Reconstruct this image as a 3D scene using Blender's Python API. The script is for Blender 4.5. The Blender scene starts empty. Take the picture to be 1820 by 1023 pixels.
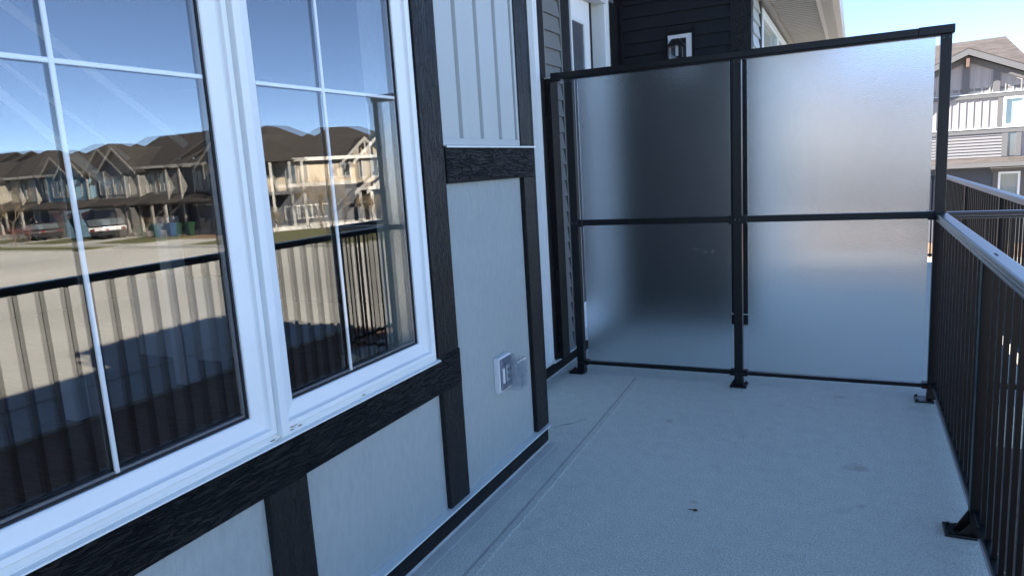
import bpy, bmesh, math, random
from mathutils import Vector, Matrix
random.seed(7)
S = bpy.context.scene
COL = S.collection
# ------------------------------------------------------------------ camera
cam_d = bpy.data.cameras.new('camera'); cam = bpy.data.objects.new('camera', cam_d); COL.objects.link(cam)
RX = Vector((0.90017181, 0.43142959, -0.0596593)).normalized()
DN = Vector((0.01858254, -0.17489933, -0.98441095))
BK = -RX.cross(-DN) * -1.0
BK = RX.cross(-DN).normalized(); UP = BK.cross(RX).normalized()
cam.matrix_world = Matrix(((RX.x, UP.x, BK.x, 0), (RX.y, UP.y, BK.y, 0), (RX.z, UP.z, BK.z, 1.5), (0, 0, 0, 1)))
cam_d.sensor_width = 36; cam_d.lens = 1252.5 / 1820 * 36
cam_d.clip_start = 0.02; cam_d.clip_end = 2000
S.camera = cam
# ------------------------------------------------------------------ light
SUN_TO = Vector((-1.6, -0.34, 0.86)).normalized()
EL = math.asin(SUN_TO.z); AZ = math.atan2(SUN_TO.x, SUN_TO.y)
W = bpy.data.worlds.new('World'); S.world = W; W.use_nodes = True
nt = W.node_tree; bg = nt.nodes['Background']
sky = nt.nodes.new('ShaderNodeTexSky'); sky.sky_type = 'NISHITA'; sky.sun_disc = False
sky.sun_elevation = EL; sky.sun_rotation = AZ % (2 * math.pi); sky.altitude = 1500
sky.air_density = 0.48; sky.dust_density = 0.0; sky.ozone_density = 1.6
nt.links.new(sky.outputs[0], bg.inputs[0]); bg.inputs[1].default_value = 0.07
sl = bpy.data.lights.new('sun', 'SUN'); sun = bpy.data.objects.new('sun', sl); COL.objects.link(sun)
sl.energy = 5.0; sl.angle = math.radians(0.5); sl.color = (1.0, 0.93, 0.82)
sun.rotation_euler = SUN_TO.to_track_quat('Z', 'Y').to_euler()
S.view_settings.view_transform = 'Standard'; S.view_settings.look = 'None'
S.view_settings.gamma = 1; S.view_settings.use_curve_mapping = False
S.view_settings.exposure = 3.05
S.render.engine = 'CYCLES'
S.cycles.use_denoising = True
S.cycles.max_bounces = 14; S.cycles.transmission_bounces = 12; S.cycles.transparent_max_bounces = 24
S.cycles.glossy_bounces = 6; S.cycles.diffuse_bounces = 6
S.cycles.caustics_reflective = False

# ------------------------------------------------------------------ materials
def mat(name, col, rough=0.6, spec=0.5, metal=0.0, var=0.0, vscale=3.0, bump=0.0, bscale=60.0, stretch=(1, 1, 1), detail=4, fine=None, var2=None):
    m = bpy.data.materials.new(name); m.use_nodes = True
    n = m.node_tree; b = n.nodes['Principled BSDF']
    b.inputs['Base Color'].default_value = (*col, 1); b.inputs['Roughness'].default_value = rough
    b.inputs['Specular IOR Level'].default_value = spec; b.inputs['Metallic'].default_value = metal
    if var or bump:
        g = n.nodes.new('ShaderNodeNewGeometry'); mp = n.nodes.new('ShaderNodeMapping')
        n.links.new(g.outputs['Position'], mp.inputs['Vector'])
    if var:
        t = n.nodes.new('ShaderNodeTexNoise'); t.inputs['Scale'].default_value = vscale; t.inputs['Detail'].default_value = 5
        n.links.new(mp.outputs[0], t.inputs['Vector'])
        r = n.nodes.new('ShaderNodeMapRange'); r.inputs[1].default_value = 0.3; r.inputs[2].default_value = 0.7
        r.inputs[3].default_value = 1 - var; r.inputs[4].default_value = 1 + var
        n.links.new(t.outputs['Fac'], r.inputs[0])
        x = n.nodes.new('ShaderNodeVectorMath'); x.operation = 'SCALE'; x.inputs[0].default_value = col
        n.links.new(r.outputs[0], x.inputs['Scale']); last = x.outputs[0]
        if var2:
            t2 = n.nodes.new('ShaderNodeTexNoise'); t2.inputs['Scale'].default_value = var2[1]; t2.inputs['Detail'].default_value = 2
            n.links.new(g.outputs['Position'], t2.inputs['Vector'])
            r2 = n.nodes.new('ShaderNodeMapRange'); r2.inputs[1].default_value = 0.35; r2.inputs[2].default_value = 0.65
            r2.inputs[3].default_value = 1 - var2[0]; r2.inputs[4].default_value = 1 + var2[0]
            n.links.new(t2.outputs['Fac'], r2.inputs[0])
            x2 = n.nodes.new('ShaderNodeVectorMath'); x2.operation = 'SCALE'
            n.links.new(last, x2.inputs[0]); n.links.new(r2.outputs[0], x2.inputs['Scale']); last = x2.outputs[0]
        n.links.new(last, b.inputs['Base Color'])
    if bump:
        mp.inputs['Scale'].default_value = stretch
        t = n.nodes.new('ShaderNodeTexNoise'); t.inputs['Scale'].default_value = bscale; t.inputs['Detail'].default_value = detail
        mp2 = n.nodes.new('ShaderNodeMapping'); mp2.inputs['Scale'].default_value = stretch
        n.links.new(g.outputs['Position'], mp2.inputs['Vector']); n.links.new(mp2.outputs[0], t.inputs['Vector'])
        if not var: pass
        bp = n.nodes.new('ShaderNodeBump'); bp.inputs['Distance'].default_value = bump; bp.inputs['Strength'].default_value = 1
        n.links.new(t.outputs['Fac'], bp.inputs['Height']); n.links.new(bp.outputs[0], b.inputs['Normal'])
    return m

def grain(name, col, axis, rough=0.42, depth=0.003, spec=0.5):
    """embossed cedar grain running along the given axis"""
    m = bpy.data.materials.new(name); m.use_nodes = True
    n = m.node_tree; b = n.nodes['Principled BSDF']
    b.inputs['Roughness'].default_value = rough; b.inputs['Specular IOR Level'].default_value = spec
    g = n.nodes.new('ShaderNodeNewGeometry'); mp = n.nodes.new('ShaderNodeMapping')
    sc = {'y': (10, 7, 62), 'z': (10, 62, 7), 'x': (7, 10, 62)}[axis]
    mp.inputs['Scale'].default_value = sc
    n.links.new(g.outputs['Position'], mp.inputs['Vector'])
    big = n.nodes.new('ShaderNodeTexNoise'); big.inputs['Scale'].default_value = 0.55; big.inputs['Detail'].default_value = 2
    n.links.new(mp.outputs[0], big.inputs['Vector'])
    add = n.nodes.new('ShaderNodeVectorMath'); add.operation = 'MULTIPLY_ADD'; add.inputs[1].default_value = (2.2, 2.2, 2.2)
    n.links.new(big.outputs['Color'], add.inputs[0]); n.links.new(mp.outputs[0], add.inputs[2])
    t = n.nodes.new('ShaderNodeTexNoise'); t.inputs['Scale'].default_value = 1.6; t.inputs['Detail'].default_value = 3; t.inputs['Roughness'].default_value = 0.55
    n.links.new(add.outputs[0], t.inputs['Vector'])
    # ridged: sharp dark furrows where noise crosses the middle
    s = n.nodes.new('ShaderNodeMath'); s.operation = 'SUBTRACT'; s.inputs[1].default_value = 0.5; n.links.new(t.outputs['Fac'], s.inputs[0])
    a = n.nodes.new('ShaderNodeMath'); a.operation = 'ABSOLUTE'; n.links.new(s.outputs[0], a.inputs[0])
    r = n.nodes.new('ShaderNodeMapRange'); r.inputs[1].default_value = 0.0; r.inputs[2].default_value = 0.07; r.interpolation_type = 'SMOOTHSTEP'
    n.links.new(a.outputs[0], r.inputs[0])
    f = n.nodes.new('ShaderNodeTexNoise'); f.inputs['Scale'].default_value = 420; f.inputs['Detail'].default_value = 2
    n.links.new(g.outputs['Position'], f.inputs['Vector'])
    mx = n.nodes.new('ShaderNodeMath'); mx.operation = 'MULTIPLY_ADD'; mx.inputs[1].default_value = 0.25
    n.links.new(f.outputs['Fac'], mx.inputs[0]); n.links.new(r.outputs[0], mx.inputs[2])
    bp = n.nodes.new('ShaderNodeBump'); bp.inputs['Distance'].default_value = depth
    n.links.new(mx.outputs[0], bp.inputs['Height']); n.links.new(bp.outputs[0], b.inputs['Normal'])
    v = n.nodes.new('ShaderNodeTexNoise'); v.inputs['Scale'].default_value = 5; v.inputs['Detail'].default_value = 6
    n.links.new(g.outputs['Position'], v.inputs['Vector'])
    rr = n.nodes.new('ShaderNodeMapRange'); rr.inputs[1].default_value = 0.3; rr.inputs[2].default_value = 0.7; rr.inputs[3].default_value = 0.8; rr.inputs[4].default_value = 1.25
    n.links.new(v.outputs['Fac'], rr.inputs[0])
    x = n.nodes.new('ShaderNodeVectorMath'); x.operation = 'SCALE'; x.inputs[0].default_value = col
    n.links.new(rr.outputs[0], x.inputs['Scale']); n.links.new(x.outputs[0], b.inputs['Base Color'])
    return m

def lap(name, col, pitch=0.11, var=0.06, rough=0.6):
    """distant horizontal siding: fine relief only"""
    m = bpy.data.materials.new(name); m.use_nodes = True
    n = m.node_tree; b = n.nodes['Principled BSDF']; b.inputs['Roughness'].default_value = rough
    g = n.nodes.new('ShaderNodeNewGeometry'); sp = n.nodes.new('ShaderNodeSeparateXYZ'); n.links.new(g.outputs['Position'], sp.inputs[0])
    d = n.nodes.new('ShaderNodeMath'); d.operation = 'DIVIDE'; d.inputs[1].default_value = pitch; n.links.new(sp.outputs['Z'], d.inputs[0])
    f = n.nodes.new('ShaderNodeMath'); f.operation = 'FRACT'; n.links.new(d.outputs[0], f.inputs[0])
    i = n.nodes.new('ShaderNodeMath'); i.operation = 'SUBTRACT'; i.inputs[0].default_value = 1; n.links.new(f.outputs[0], i.inputs[1])
    bp = n.nodes.new('ShaderNodeBump'); bp.inputs['Distance'].default_value = pitch * 0.2
    n.links.new(i.outputs[0], bp.inputs['Height']); n.links.new(bp.outputs[0], b.inputs['Normal'])
    gr = n.nodes.new('ShaderNodeMath'); gr.operation = 'GREATER_THAN'; gr.inputs[1].default_value = 0.1; n.links.new(f.outputs[0], gr.inputs[0])
    t = n.nodes.new('ShaderNodeTexNoise'); t.inputs['Scale'].default_value = 1.5; n.links.new(g.outputs['Position'], t.inputs['Vector'])
    r = n.nodes.new('ShaderNodeMapRange'); r.inputs[1].default_value = 0.3; r.inputs[2].default_value = 0.7; r.inputs[3].default_value = 1 - var; r.inputs[4].default_value = 1 + var
    n.links.new(t.outputs['Fac'], r.inputs[0])
    x = n.nodes.new('ShaderNodeVectorMath'); x.operation = 'SCALE'; x.inputs[0].default_value = col
    n.links.new(r.outputs[0], x.inputs['Scale']); n.links.new(x.outputs[0], b.inputs['Base Color'])
    return m

def shingle(name, c1, c2):
    m = bpy.data.materials.new(name); m.use_nodes = True
    n = m.node_tree; b = n.nodes['Principled BSDF']; b.inputs['Roughness'].default_value = 0.9; b.inputs['Specular IOR Level'].default_value = 0.2
    tc = n.nodes.new('ShaderNodeTexCoord'); mp = n.nodes.new('ShaderNodeMapping'); mp.inputs['Scale'].default_value = (2.2, 2.2, 9)
    n.links.new(tc.outputs['Object'], mp.inputs['Vector'])
    v = n.nodes.new('ShaderNodeTexVoronoi'); v.inputs['Scale'].default_value = 1.3; n.links.new(mp.outputs[0], v.inputs['Vector'])
    sp = n.nodes.new('ShaderNodeSeparateColor'); n.links.new(v.outputs['Color'], sp.inputs[0])
    t = n.nodes.new('ShaderNodeTexNoise'); t.inputs['Scale'].default_value = 30; n.links.new(tc.outputs['Object'], t.inputs['Vector'])
    av = n.nodes.new('ShaderNodeMath'); av.operation = 'MULTIPLY_ADD'; av.inputs[1].default_value = 0.6; n.links.new(t.outputs['Fac'], av.inputs[0])
    h = n.nodes.new('ShaderNodeMath'); h.operation = 'MULTIPLY'; h.inputs[1].default_value = 0.5; n.links.new(sp.outputs[0], h.inputs[0]); n.links.new(h.outputs[0], av.inputs[2])
    mx = n.nodes.new('ShaderNodeMix'); mx.data_type = 'RGBA'; mx.inputs[6].default_value = (*c1, 1); mx.inputs[7].default_value = (*c2, 1)
    n.links.new(av.outputs[0], mx.inputs[0]); n.links.new(mx.outputs[2], b.inputs['Base Color'])
    bp = n.nodes.new('ShaderNodeBump'); bp.inputs['Distance'].default_value = 0.02; n.links.new(av.outputs[0], bp.inputs['Height']); n.links.new(bp.outputs[0], b.inputs['Normal'])
    return m

def coated_glass(name, base, fres=1.0, tint=(1, 1, 1), wav=0.0):
    m = bpy.data.materials.new(name); m.use_nodes = True
    n = m.node_tree; n.nodes.remove(n.nodes['Principled BSDF']); out = n.nodes['Material Output']
    tr = n.nodes.new('ShaderNodeBsdfTransparent'); tr.inputs[0].default_value = (*tint, 1)
    gl = n.nodes.new('ShaderNodeBsdfGlossy'); gl.inputs['Roughness'].default_value = 0.0; gl.inputs[0].default_value = (1, 1, 1, 1)
    # Schlick fresnel, the same from both sides of the sheet
    gg = n.nodes.new('ShaderNodeNewGeometry'); dt = n.nodes.new('ShaderNodeVectorMath'); dt.operation = 'DOT_PRODUCT'
    n.links.new(gg.outputs['Incoming'], dt.inputs[0]); n.links.new(gg.outputs['Normal'], dt.inputs[1])
    ab = n.nodes.new('ShaderNodeMath'); ab.operation = 'ABSOLUTE'; n.links.new(dt.outputs['Value'], ab.inputs[0])
    iv = n.nodes.new('ShaderNodeMath'); iv.operation = 'SUBTRACT'; iv.inputs[0].default_value = 1; iv.use_clamp = True; n.links.new(ab.outputs[0], iv.inputs[1])
    pw = n.nodes.new('ShaderNodeMath'); pw.operation = 'POWER'; pw.inputs[1].default_value = 5; n.links.new(iv.outputs[0], pw.inputs[0])
    lw = n.nodes.new('ShaderNodeMath'); lw.operation = 'MULTIPLY_ADD'; lw.inputs[1].default_value = 0.92; lw.inputs[2].default_value = 0.08; n.links.new(pw.outputs[0], lw.inputs[0])
    ma = n.nodes.new('ShaderNodeMath'); ma.operation = 'MULTIPLY_ADD'; ma.inputs[1].default_value = fres; ma.inputs[2].default_value = base; ma.use_clamp = True
    n.links.new(lw.outputs[0], ma.inputs[0])
    mx = n.nodes.new('ShaderNodeMixShader'); n.links.new(ma.outputs[0], mx.inputs[0]); n.links.new(tr.outputs[0], mx.inputs[1]); n.links.new(gl.outputs[0], mx.inputs[2])
    n.links.new(mx.outputs[0], out.inputs['Surface'])
    if wav:
        g = n.nodes.new('ShaderNodeNewGeometry'); t = n.nodes.new('ShaderNodeTexNoise'); t.inputs['Scale'].default_value = 2.2; t.inputs['Detail'].default_value = 1
        n.links.new(g.outputs['Position'], t.inputs['Vector'])
        bp = n.nodes.new('ShaderNodeBump'); bp.inputs['Distance'].default_value = wav; n.links.new(t.outputs['Fac'], bp.inputs['Height'])
        n.links.new(bp.outputs[0], gl.inputs['Normal'])
    return m

def frosted(name):
    m = bpy.data.materials.new(name); m.use_nodes = True
    n = m.node_tree; b = n.nodes['Principled BSDF']
    b.inputs['Base Color'].default_value = (0.93, 0.985, 1.0, 1); b.inputs['Roughness'].default_value = 0.26
    b.inputs['Transmission Weight'].default_value = 1.0; b.inputs['IOR'].default_value = 1.45
    g = n.nodes.new('ShaderNodeNewGeometry')
    t = n.nodes.new('ShaderNodeTexNoise'); t.inputs['Scale'].default_value = 210; t.inputs['Detail'].default_value = 2
    n.links.new(g.outputs['Position'], t.inputs['Vector'])
    bp = n.nodes.new('ShaderNodeBump'); bp.inputs['Distance'].default_value = 0.0008; bp.inputs['Strength'].default_value = 1.0
    n.links.new(t.outputs['Fac'], bp.inputs['Height']); n.links.new(bp.outputs[0], b.inputs['Normal'])
    return m

M = {}
M['black_y'] = grain('black embossed board, grain across', (0.006, 0.006, 0.0065), 'y', 0.42, 0.0075, 0.22)
M['black_z'] = grain('black embossed board, grain upright', (0.0075, 0.0075, 0.008), 'z', 0.45, 0.0022, 0.32)
M['black_x'] = grain('black embossed board, grain sideways', (0.0065, 0.0065, 0.007), 'x', 0.45, 0.0022, 0.3)
M['panel'] = mat('grey fibre cement', (0.325, 0.37, 0.37), 0.62, var=0.05, vscale=30, bump=0.0045, bscale=36, stretch=(1, 1.5, 0.6), detail=7, var2=(0.05, 1.1))
M['vinyl'] = mat('white window vinyl', (0.76, 0.81, 0.82), 0.33, var=0.02, vscale=4)
M['drip'] = mat('pale metal flashing', (0.62, 0.67, 0.66), 0.35)
M['siding_white'] = mat('pale grey vinyl siding', (0.43, 0.475, 0.48), 0.5, var=0.02, vscale=2, bump=0.0004, bscale=30, stretch=(1, 3, 0.3))
M['siding_grey'] = mat('grey vinyl siding', (0.16, 0.17, 0.165), 0.55, var=0.04, vscale=2, bump=0.0006, bscale=30, stretch=(1, 0.3, 3))
M['siding_dark'] = mat('charcoal siding', (0.013, 0.0145, 0.018), 0.55, spec=0.3, var=0.08, vscale=2, bump=0.0006, bscale=30, stretch=(0.3, 1, 3))
M['alu'] = mat('black powder coated aluminium', (0.0045, 0.005, 0.006), 0.36, spec=0.32, var=0.1, vscale=9, bump=0.00012, bscale=500)
M['alu_gloss'] = mat('black coated rail cap', (0.012, 0.014, 0.018), 0.36, spec=0.6, var=0.15, vscale=12)
M['alu_gloss'].node_tree.nodes['Principled BSDF'].inputs['Coat Weight'].default_value = 0.6; M['alu_gloss'].node_tree.nodes['Principled BSDF'].inputs['Coat Roughness'].default_value = 0.3; M['alu_gloss'].node_tree.nodes['Principled BSDF'].inputs['Coat IOR'].default_value = 1.6
M['gasket'] = mat('black rubber gasket', (0.01, 0.01, 0.012), 0.5)
M['spacer'] = mat('grey glazing spacer', (0.16, 0.17, 0.18), 0.4)
M['outlet_grey'] = mat('grey outlet face', (0.17, 0.19, 0.24), 0.4)
M['plastic_white'] = mat('white plastic', (0.72, 0.74, 0.76), 0.4)
M['steel'] = mat('galvanised bolt', (0.35, 0.35, 0.36), 0.35, metal=0.9)
M['frost'] = frosted('frosted glass')
M['glass_out'] = coated_glass('outer window pane', 0.02, 0.75)
M['glass_in'] = coated_glass('inner coated pane', 0.075, 0.7, (0.86, 0.9, 0.88), wav=0.00012)
M['glass_far'] = coated_glass('window pane', 0.0, 0.5, (0.9, 0.94, 0.94))
M['clear'] = coated_glass('clear plastic cover', 0.03, 0.8, (0.93, 0.94, 0.95))
M['blind'] = mat('pale blinds', (0.42, 0.44, 0.43), 0.7, bump=0.01, bscale=8, stretch=(0, 0, 6))
M['soffit'] = mat('vented soffit', (0.42, 0.39, 0.36), 0.6, var=0.05)
M['fascia'] = mat('taupe fascia', (0.30, 0.285, 0.27), 0.5)
M['gutter'] = mat('pale gutter', (0.50, 0.48, 0.46), 0.35)
M['wood_floor'] = mat('dark wooden floor', (0.15, 0.095, 0.062), 0.4, var=0.3, vscale=6, bump=0.001, bscale=12, stretch=(1, 8, 1))
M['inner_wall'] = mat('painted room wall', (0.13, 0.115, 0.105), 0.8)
M['inner_white'] = mat('white painted joinery', (0.84, 0.86, 0.87), 0.5)
M['asphalt'] = mat('pale worn asphalt', (0.375, 0.36, 0.315), 0.85, var=0.07, vscale=0.35, bump=0.006, bscale=40, var2=(0.10, 0.07))
M['concrete'] = mat('concrete pavement', (0.34, 0.325, 0.29), 0.8, var=0.06, vscale=1.2, bump=0.003, bscale=60)
M['soil'] = mat('bare brown soil', (0.16, 0.10, 0.062), 0.95, var=0.35, vscale=3, bump=0.06, bscale=5, detail=8)
M['grass'] = mat('spring lawn', (0.085, 0.085, 0.028), 0.9, var=0.25, vscale=1.5, bump=0.03, bscale=30)
M['roof'] = shingle('brown grey shingle', (0.016, 0.0145, 0.0135), (0.048, 0.042, 0.038))
M['roof_red'] = shingle('weathered red brown shingle', (0.036, 0.031, 0.031), (0.085, 0.074, 0.073))
M['trim_white'] = mat('cream white trim', (0.46, 0.445, 0.41), 0.6)
M['trim_tan'] = mat('weathered tan trim', (0.30, 0.28, 0.25), 0.6)
M['trim_dark'] = mat('charcoal trim', (0.05, 0.05, 0.055), 0.6)
M['rubber'] = mat('tyre rubber', (0.015, 0.015, 0.015), 0.8)
M['bark'] = mat('grey brown bark', (0.10, 0.075, 0.055), 0.9, var=0.2, vscale=8)
M['twig'] = mat('tan twigs', (0.20, 0.15, 0.085), 0.9)
M['bug_brown'] = mat('brown bug', (0.05, 0.03, 0.02), 0.8)

def deck_mat():
    m = bpy.data.materials.new('grey vinyl deck membrane'); m.use_nodes = True
    n = m.node_tree; b = n.nodes['Principled BSDF']; b.inputs['Roughness'].default_value = 0.55; b.inputs['Specular IOR Level'].default_value = 0.35
    g = n.nodes.new('ShaderNodeNewGeometry')
    def noise(s, d, dist=0): 
        t = n.nodes.new('ShaderNodeTexNoise'); t.inputs['Scale'].default_value = s; t.inputs['Detail'].default_value = d; t.inputs['Distortion'].default_value = dist
        n.links.new(g.outputs['Position'], t.inputs['Vector']); return t.outputs['Fac']
    def rng(o, a, bb, lo, hi):
        r = n.nodes.new('ShaderNodeMapRange'); r.inputs[1].default_value = a; r.inputs[2].default_value = bb; r.inputs[3].default_value = lo; r.inputs[4].default_value = hi
        n.links.new(o, r.inputs[0]); return r.outputs[0]
    def mul(a, bb):
        q = n.nodes.new('ShaderNodeMath'); q.operation = 'MULTIPLY'; n.links.new(a, q.inputs[0]); n.links.new(bb, q.inputs[1]); return q.outputs[0]
    f = mul(rng(noise(0.9, 6, 0.2), 0.35, 0.65, 0.97, 1.03), rng(noise(14, 6, 0.3), 0.3, 0.7, 0.95, 1.05))
    f = mul(f, rng(noise(150, 3), 0.32, 0.68, 0.74, 1.26))
    f = mul(f, rng(noise(5.0, 4, 1.2), 0.64, 0.72, 1.0, 0.90))
    x = n.nodes.new('ShaderNodeVectorMath'); x.operation = 'SCALE'; x.inputs[0].default_value = (0.64, 0.675, 0.60); n.links.new(f, x.inputs['Scale'])
    for cx_, cy_, rr_ in ((0.03, 3.54, 0.05), (-0.06, 4.60, 0.035), (-0.62, 2.95, 0.02), (-0.95, 3.9, 0.03)):
        sb = n.nodes.new('ShaderNodeVectorMath'); sb.operation = 'DISTANCE'; sb.inputs[1].default_value = (cx_, cy_, 0); n.links.new(g.outputs['Position'], sb.inputs[0])
        nn_ = n.nodes.new('ShaderNodeMath'); nn_.operation = 'MULTIPLY_ADD'; nn_.inputs[1].default_value = rr_ * 2.5; n.links.new(noise(22, 4), nn_.inputs[0]); n.links.new(sb.outputs['Value'], nn_.inputs[2])
        mk = rng(nn_.outputs[0], rr_ * 1.3, rr_ * 2.4, 0.45, 0.0)
        mm = n.nodes.new('ShaderNodeMix'); mm.data_type = 'RGBA'; mm.inputs[7].default_value = (0.24, 0.20, 0.14, 1); n.links.new(mk, mm.inputs[0]); n.links.new(x.outputs[0] if cx_ == 0.03 else lastc, mm.inputs[6]); lastc = mm.outputs[2]
    st = rng(noise(2.6, 5, 0.8), 0.665, 0.76, 0.0, 0.30)
    mx = n.nodes.new('ShaderNodeMix'); mx.data_type = 'RGBA'; mx.inputs[7].default_value = (0.14, 0.12, 0.09, 1)
    n.links.new(st, mx.inputs[0]); n.links.new(lastc, mx.inputs[6]); n.links.new(mx.outputs[2], b.inputs['Base Color'])
    v = n.nodes.new('ShaderNodeTexVoronoi'); v.inputs['Scale'].default_value = 130; n.links.new(g.outputs['Position'], v.inputs['Vector'])
    bp = n.nodes.new('ShaderNodeBump'); bp.inputs['Distance'].default_value = 0.0022; n.links.new(v.outputs['Distance'], bp.inputs['Height'])
    bp2 = n.nodes.new('ShaderNodeBump'); bp2.inputs['Distance'].default_value = 0.0015; n.links.new(noise(9, 3), bp2.inputs['Height']); n.links.new(bp.outputs[0], bp2.inputs['Normal'])
    n.links.new(bp2.outputs[0], b.inputs['Normal'])
    return m
M['deck'] = deck_mat()

# ------------------------------------------------------------------ helpers
OFF = {}
def empty(name, loc, label=None, cat=None, group=None, rz=0, local=False):
    o = bpy.data.objects.new(name, None); COL.objects.link(o); o.location = loc; o.rotation_euler = (0, 0, rz)
    o.empty_display_size = 0.2
    OFF[o.name] = Vector((0, 0, 0)) if local else Vector(loc)
    if label: o['label'] = label
    if cat: o['category'] = cat
    if group: o['group'] = group
    return o
def B(bm, x0, x1, y0, y1, z0, z1):
    vs = [bm.verts.new(p) for p in ((x0, y0, z0), (x1, y0, z0), (x1, y1, z0), (x0, y1, z0), (x0, y0, z1), (x1, y0, z1), (x1, y1, z1), (x0, y1, z1))]
    for f in ((0, 3, 2, 1), (4, 5, 6, 7), (0, 1, 5, 4), (1, 2, 6, 5), (2, 3, 7, 6), (3, 0, 4, 7)): bm.faces.new([vs[i] for i in f])
    return vs
def prism(bm, prof, a, b, axis='y'):
    """profile: list of 2-tuples in the plane across axis; extruded a..b"""
    def P(u, v, t): return {'y': (u, t, v), 'x': (t, u, v), 'z': (u, v, t)}[axis]
    A = [bm.verts.new(P(u, v, a)) for u, v in prof]; C = [bm.verts.new(P(u, v, b)) for u, v in prof]
    k = len(prof)
    bm.faces.new(A); bm.faces.new(list(reversed(C)))
    for i in range(k): bm.faces.new([A[i], C[i], C[(i + 1) % k], A[(i + 1) % k]])
def cyl(bm, p, q, r0, r1=None, seg=12, cap=True):
    r1 = r0 if r1 is None else r1
    p = Vector(p); q = Vector(q); d = (q - p)
    if d.length < 1e-6: return
    d.normalize(); u = d.orthogonal().normalized(); w = d.cross(u)
    A = []; C = []
    for i in range(seg):
        t = 2 * math.pi * i / seg; c = u * math.cos(t) + w * math.sin(t)
        A.append(bm.verts.new(p + c * r0)); C.append(bm.verts.new(q + c * r1))
    for i in range(seg): bm.faces.new([A[i], A[(i + 1) % seg], C[(i + 1) % seg], C[i]])
    if cap: bm.faces.new(list(reversed(A))); bm.faces.new(C)
def done(name, bm, m, parent=None, label=None, cat=None, kind=None, group=None, bevel=0, smooth=False):
    if bevel: 
        bmesh.ops.bevel(bm, geom=list(bm.edges), offset=bevel, segments=1 if bevel < 0.0025 else 2, affect='EDGES', profile=0.6)
    bmesh.ops.recalc_face_normals(bm, faces=list(bm.faces))
    off = OFF.get(parent.name, Vector()) if parent else Vector()
    if off.length: bmesh.ops.translate(bm, verts=list(bm.verts), vec=-off)
    me = bpy.data.meshes.new(name); bm.to_mesh(me); bm.free()
    if smooth:
        for p in me.polygons: p.use_smooth = True
    me.materials.append(m)
    o = bpy.data.objects.new(name, me); COL.objects.link(o)
    if parent: o.parent = parent; OFF[o.name] = off
    if label: o['label'] = label
    if cat: o['category'] = cat
    if kind: o['kind'] = kind
    if group: o['group'] = group
    return o
def bx(name, m, parent, x0, x1, y0, y1, z0, z1, bevel=0, **k):
    bm = bmesh.new(); B(bm, min(x0, x1), max(x0, x1), min(y0, y1), max(y0, y1), min(z0, z1), max(z0, z1))
    return done(name, bm, m, parent, bevel=bevel, **k)
def dup_mesh(o, parent, loc):
    c = o.copy(); COL.objects.link(c); c.parent = parent; c.location = loc; return c
def tag(o, label, cat, group=None):
    o['label'] = label; o['category'] = cat
    if group: o['group'] = group
    return o

G = -2.1   # ground level below the balcony
# ------------------------------------------------------------------ setting
bm = bmesh.new(); B(bm, -600, 900, -600, 900, G - 0.6, G - 0.016); done('ground', bm, M['soil'], kind='structure')
bm = bmesh.new(); B(bm, 10.3, 420, -120, 35.6, G - 0.3, G - 0.008); done('road', bm, M['asphalt'], kind='structure')
bm = bmesh.new(); B(bm, -60, 10.3, 13.6, 21, G - 0.3, G - 0.009); done('side_road', bm, M['asphalt'], kind='structure')
bm = bmesh.new(); B(bm, 8.2, 9.9, -60, 13.4, G - 0.2, G + 0.05); done('pavement', bm, M['concrete'], kind='structure', bevel=0.01)
bm = bmesh.new(); B(bm, 9.9, 10.3, -60, 13.4, G - 0.3, G + 0.09); done('kerb', bm, M['concrete'], kind='structure', bevel=0.02)
# ------------------------------------------------------------------ deck
bx('deck', M['deck'], None, -1.56, 0.45, -6.0, 4.675, -0.25, 0.0, kind='structure')
bx('neighbour_deck', M['deck'], None, -2.0, 1.0, 4.675, 10.45, -0.25, -0.0005, kind='structure')
bx('recess_deck', M['deck'], None, -2.0, -1.56, 3.3, 4.675, -0.25, -0.0002, kind='structure')
# overlapped membrane seam along the wall
bm = bmesh.new()
pts = [(-1.25, -6.0), (-1.262, 1.5), (-1.272, 2.6), (-1.298, 3.7), (-1.332, 4.672)]
top = [bm.verts.new((x, y, 0.0021)) for x, y in pts]; bot = [bm.verts.new((x + 0.009, y, 0.0005)) for x, y in pts]
wl = [bm.verts.new((x - 0.030, y, 0.0006)) for x, y in pts]
for i in range(4):
    bm.faces.new([bot[i], bot[i + 1], top[i + 1], top[i]]); bm.faces.new([top[i], top[i + 1], wl[i + 1], wl[i]])
done('deck_seam', bm, M['deck'], kind='structure')
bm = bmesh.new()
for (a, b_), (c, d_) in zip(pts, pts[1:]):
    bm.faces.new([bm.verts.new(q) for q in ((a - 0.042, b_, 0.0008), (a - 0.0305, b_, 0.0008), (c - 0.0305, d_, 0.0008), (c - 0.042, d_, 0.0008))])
done('seam_groove_line', bm, mat('darker seam groove', (0.42, 0.45, 0.41), 0.7, var=0.2, vscale=9), kind='structure')  # flat strip beside the seam, darker than the membrane
# upturned membrane at the foot of the wall
M['upturn'] = mat('upturned vinyl membrane', (0.54, 0.56, 0.52), 0.45, spec=0.4, var=0.08, vscale=8, bump=0.003, bscale=22)
bm = bmesh.new(); prism(bm, [(-1.53, 0.0115), (-1.503, 0.0115), (-1.494, 0.006), (-1.450, 0.0012), (-1.450, -0.002), (-1.53, -0.002)], -6.0, 3.40)
done('deck_upturn', bm, M['upturn'], kind='structure')
bm = bmesh.new(); prism(bm, [(-1.97, 0.035), (-1.957, 0.035), (-1.955, 0.012), (-1.945, 0.005), (-1.918, 0.001), (-1.918, -0.002), (-1.97, -0.002)], 3.42, 6.43)
done('deck_upturn', bm, M['upturn'], kind='structure')

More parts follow.
